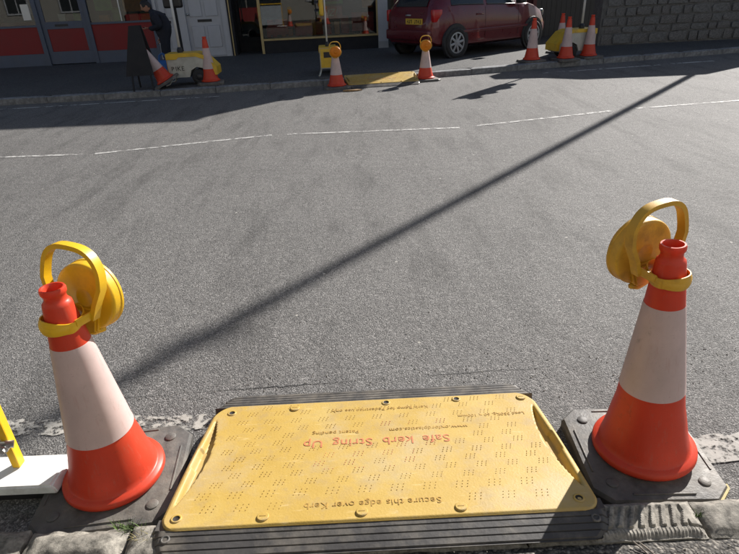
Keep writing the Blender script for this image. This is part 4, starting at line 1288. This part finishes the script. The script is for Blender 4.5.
for k, chx in enumerate('VIZI'): text_mesh('letter', chx, 0.22, 'paper_white', shop, (LX(-0.86 + (0, 0.12, 0.21, 0.32)[k]), 0.026, 0.80), (R(90), 0, 0), 0.001, shear=0.3)
for x0, x1, z0, z1, mt in ((-2.25, -1.75, 0.42, 0.78, 'goods_red'), (-1.55, -1.15, 0.40, 0.70, 'goods_red'), (-0.15, 0.40, 0.42, 0.85, 'goods_red'), (0.12, 0.38, 0.95, 1.35, 'goods_orange')): W('poster', x0, x1, 0.030, 0.034, z0, z1, mt)
W('poster', -0.86, -0.44, 0.0255, 0.0295, 1.12, 1.44, 'interior')

# dark red building set back behind the car
red = thing('red_painted_building', 'dark red painted building set back behind the parked car', 'building', (0, 0, PAV))
def B(name, x0, x1, y0, y1, z0, z1, mat, parent=None): return bx(name, x0, x1, y0, y1, z0, z1, mat, parent or red)
B('front_wall', 0.92, 5.9, 17.0, 17.3, 0, 7.05, 'wall_dark_red')
B('return_wall', 0.92, 1.22, 15.45, 16.998, 0, 5.6, 'wall_dark_red')
B('rear_block', 0.95, 5.88, 17.302, 22, 0, 7.03, 'render_grey')
gd = B('garage_door', 1.8, 4.2, 16.94, 16.998, 0, 2.3, 'black_paint')
for k in range(5): B('door_board', 1.85 + k * .465, 2.28 + k * .465, 16.92, 16.938, 0.06, 2.24, 'wall_dark_red', gd)
B('parapet_coping', 0.85, 5.95, 16.95, 17.35, 7.052, 7.13, 'render_grey')
lean = thing('stone_outbuilding', 'grey stone outbuilding between the red building and the stone wall', 'building', (0, 0, PAV))
bm = bmesh.new(); prism(bm, [(5.905, 0), (6.42, 0), (6.42, 5.55), (5.905, 5.85)], 17.0, 20.0, 'xz')
obj('wall', bm, 'rubble_stone_dark', lean)
bm = bmesh.new(); prism(bm, [(5.905, 5.853), (6.46, 5.530), (6.46, 5.610), (5.905, 5.933)], 16.9, 20.1, 'xz')
obj('roof', bm, 'roof_slate', lean)
# gate between car and stone wall
gate = thing('yard_gate', 'dark boarded yard gate beyond the front of the red car', 'gate', (4.55, 15.6, PAV), R(20))
for k in range(12): bx('board', k * 0.155, k * 0.155 + 0.148, 0, 0.025, 0.06, 1.35, 'black_plastic', gate)
for z_ in (0.25, 1.1): bx('rail', 0, 1.85, 0.026, 0.06, z_, z_ + .09, 'frame_blue_grey', gate)
bx('post', -0.115, -0.005, -0.02, 0.09, 0, 1.45, 'wall_dark_red', gate)

# ------------------------------------------------------------------ rubble stone wall on the right
wall = thing('stone_wall', 'tall rubble stone wall in shade behind the right-hand cones', 'wall', (5.40, 13.45, PAV), R(2.5))
HW = [(0.0, 2.65), (0.9, 2.75), (1.8, 3.05), (3.9, 3.15), (4.3, 2.7), (4.9, 1.9), (12, 1.8)]
bm = bmesh.new()
prism(bm, [(a, 0) for a, _ in (HW[0], HW[-1])] + [(a, h_) for a, h_ in HW[::-1]], 0.04, 0.45, 'xz')
obj('wall_core', bm, 'mortar', wall)
smeshes = []
for s in range(7):
    b0 = bmesh.new()
    bmesh.ops.create_cube(b0, size=1)
    bmesh.ops.subdivide_edges(b0, edges=b0.edges[:], cuts=1, use_grid_fill=True)
    for v_ in b0.verts:
        q = v_.co.copy()
        v_.co = q * (1 - 0.16 * (max(0, q.length - 0.5) / 0.36)) + Vector((nz(q.x * 3 + s * 5, q.y * 3, q.z * 3), nz(q.y * 3, s * 7 + q.x * 2, q.z * 2), nz(q.z * 3, q.x * 3, s * 3))) * 0.10
    o = obj('stone', b0, 'rubble_stone' if s % 3 else 'rubble_stone_dark', None, smooth=False)
    smeshes.append(o.data); bpy.data.objects.remove(o)
rng = random.Random(77)
z_ = 0.02; cnt = 0
while z_ < 2.2:
    h_ = rng.uniform(0.13, 0.24)
    x = rng.uniform(0.0, 0.15)
    while x < 5.2 and cnt < 295:
        w = rng.uniform(0.18, 0.46)
        hh = 3.0 if x + w < 4.2 else 1.75
        if z_ + h_ < hh:
            o = bpy.data.objects.new('stone', rng.choice(smeshes)); C.objects.link(o); o.parent = wall
            o.location = (x + w / 2, 0.066 + rng.uniform(-0.012, 0.015), z_ + h_ / 2); o.scale = (w * 0.98, 0.14, h_ * 0.96)
            o.rotation_euler = (0, R(rng.uniform(-3, 3)), 0)
            cnt += 1
        x += w + 0.012
    z_ += h_ + 0.010

# street pole beyond the wall, casts the long shadow over the road
t = thing('street_pole', 'tall slim steel pole behind the stone wall, casting the long shadow across the road', 'pole', (10.52, 15.36, PAV))
bm = bmesh.new(); tube(bm, [(0, 0, 0), (0, 0, 5), (0, 0, 10.6)], [0.075, 0.062, 0.052], None, 16)
obj('shaft', bm, 'render_grey', t, smooth=True)
bx('step_bracket', -0.16, 0.20, -0.02, 0.02, 9.9, 9.94, 'steel', t)

# ------------------------------------------------------------------ terrace behind the camera, seen mirrored in the shop windows
back = thing('near_terrace', 'sunlit cream and brick terrace on the near side, mirrored in the shop windows', 'building', (0, 0, PAV))
bx('wall', -26, 2, -3.4, -3.0, 0, 8.2, 'render_cream', back)
bx('wall', 2.002, 24, -3.4, -3.0, 0, 8.6, 'render_grey', back)
bx('stall_riser', -9, -1, -2.996, -2.9, 0, 0.7, 'panel_red', back)
for k, xc in enumerate((-14, -11.5, -9, -6.5, -4, -1.5, 0.9, 3.6, 6.2, 8.8, 11.4)):
    for z0 in ((3.6,) if -9 <= xc <= 0 else (0.9, 3.8)):
        w_ = bx('window', xc - .55, xc + .55, -2.998, -2.95, z0, z0 + 1.6, 'door_white', back)
        bx('pane', xc - .47, xc - .03, -2.949, -2.94, z0 + .08, z0 + 1.52, 'car_glass', w_); bx('pane', xc + .03, xc + .47, -2.949, -2.94, z0 + .08, z0 + 1.52, 'car_glass', w_)
for k in range(4):
    bx('shop_pane', -8.9 + k * 2.0, -7.0 + k * 2.0, -2.996, -2.95, 0.72, 2.5, 'car_glass', back)
bx('fascia', -9, -1, -2.996, -2.88, 2.6, 3.2, 'goods_green', back)

print('objects', len(scene.objects))
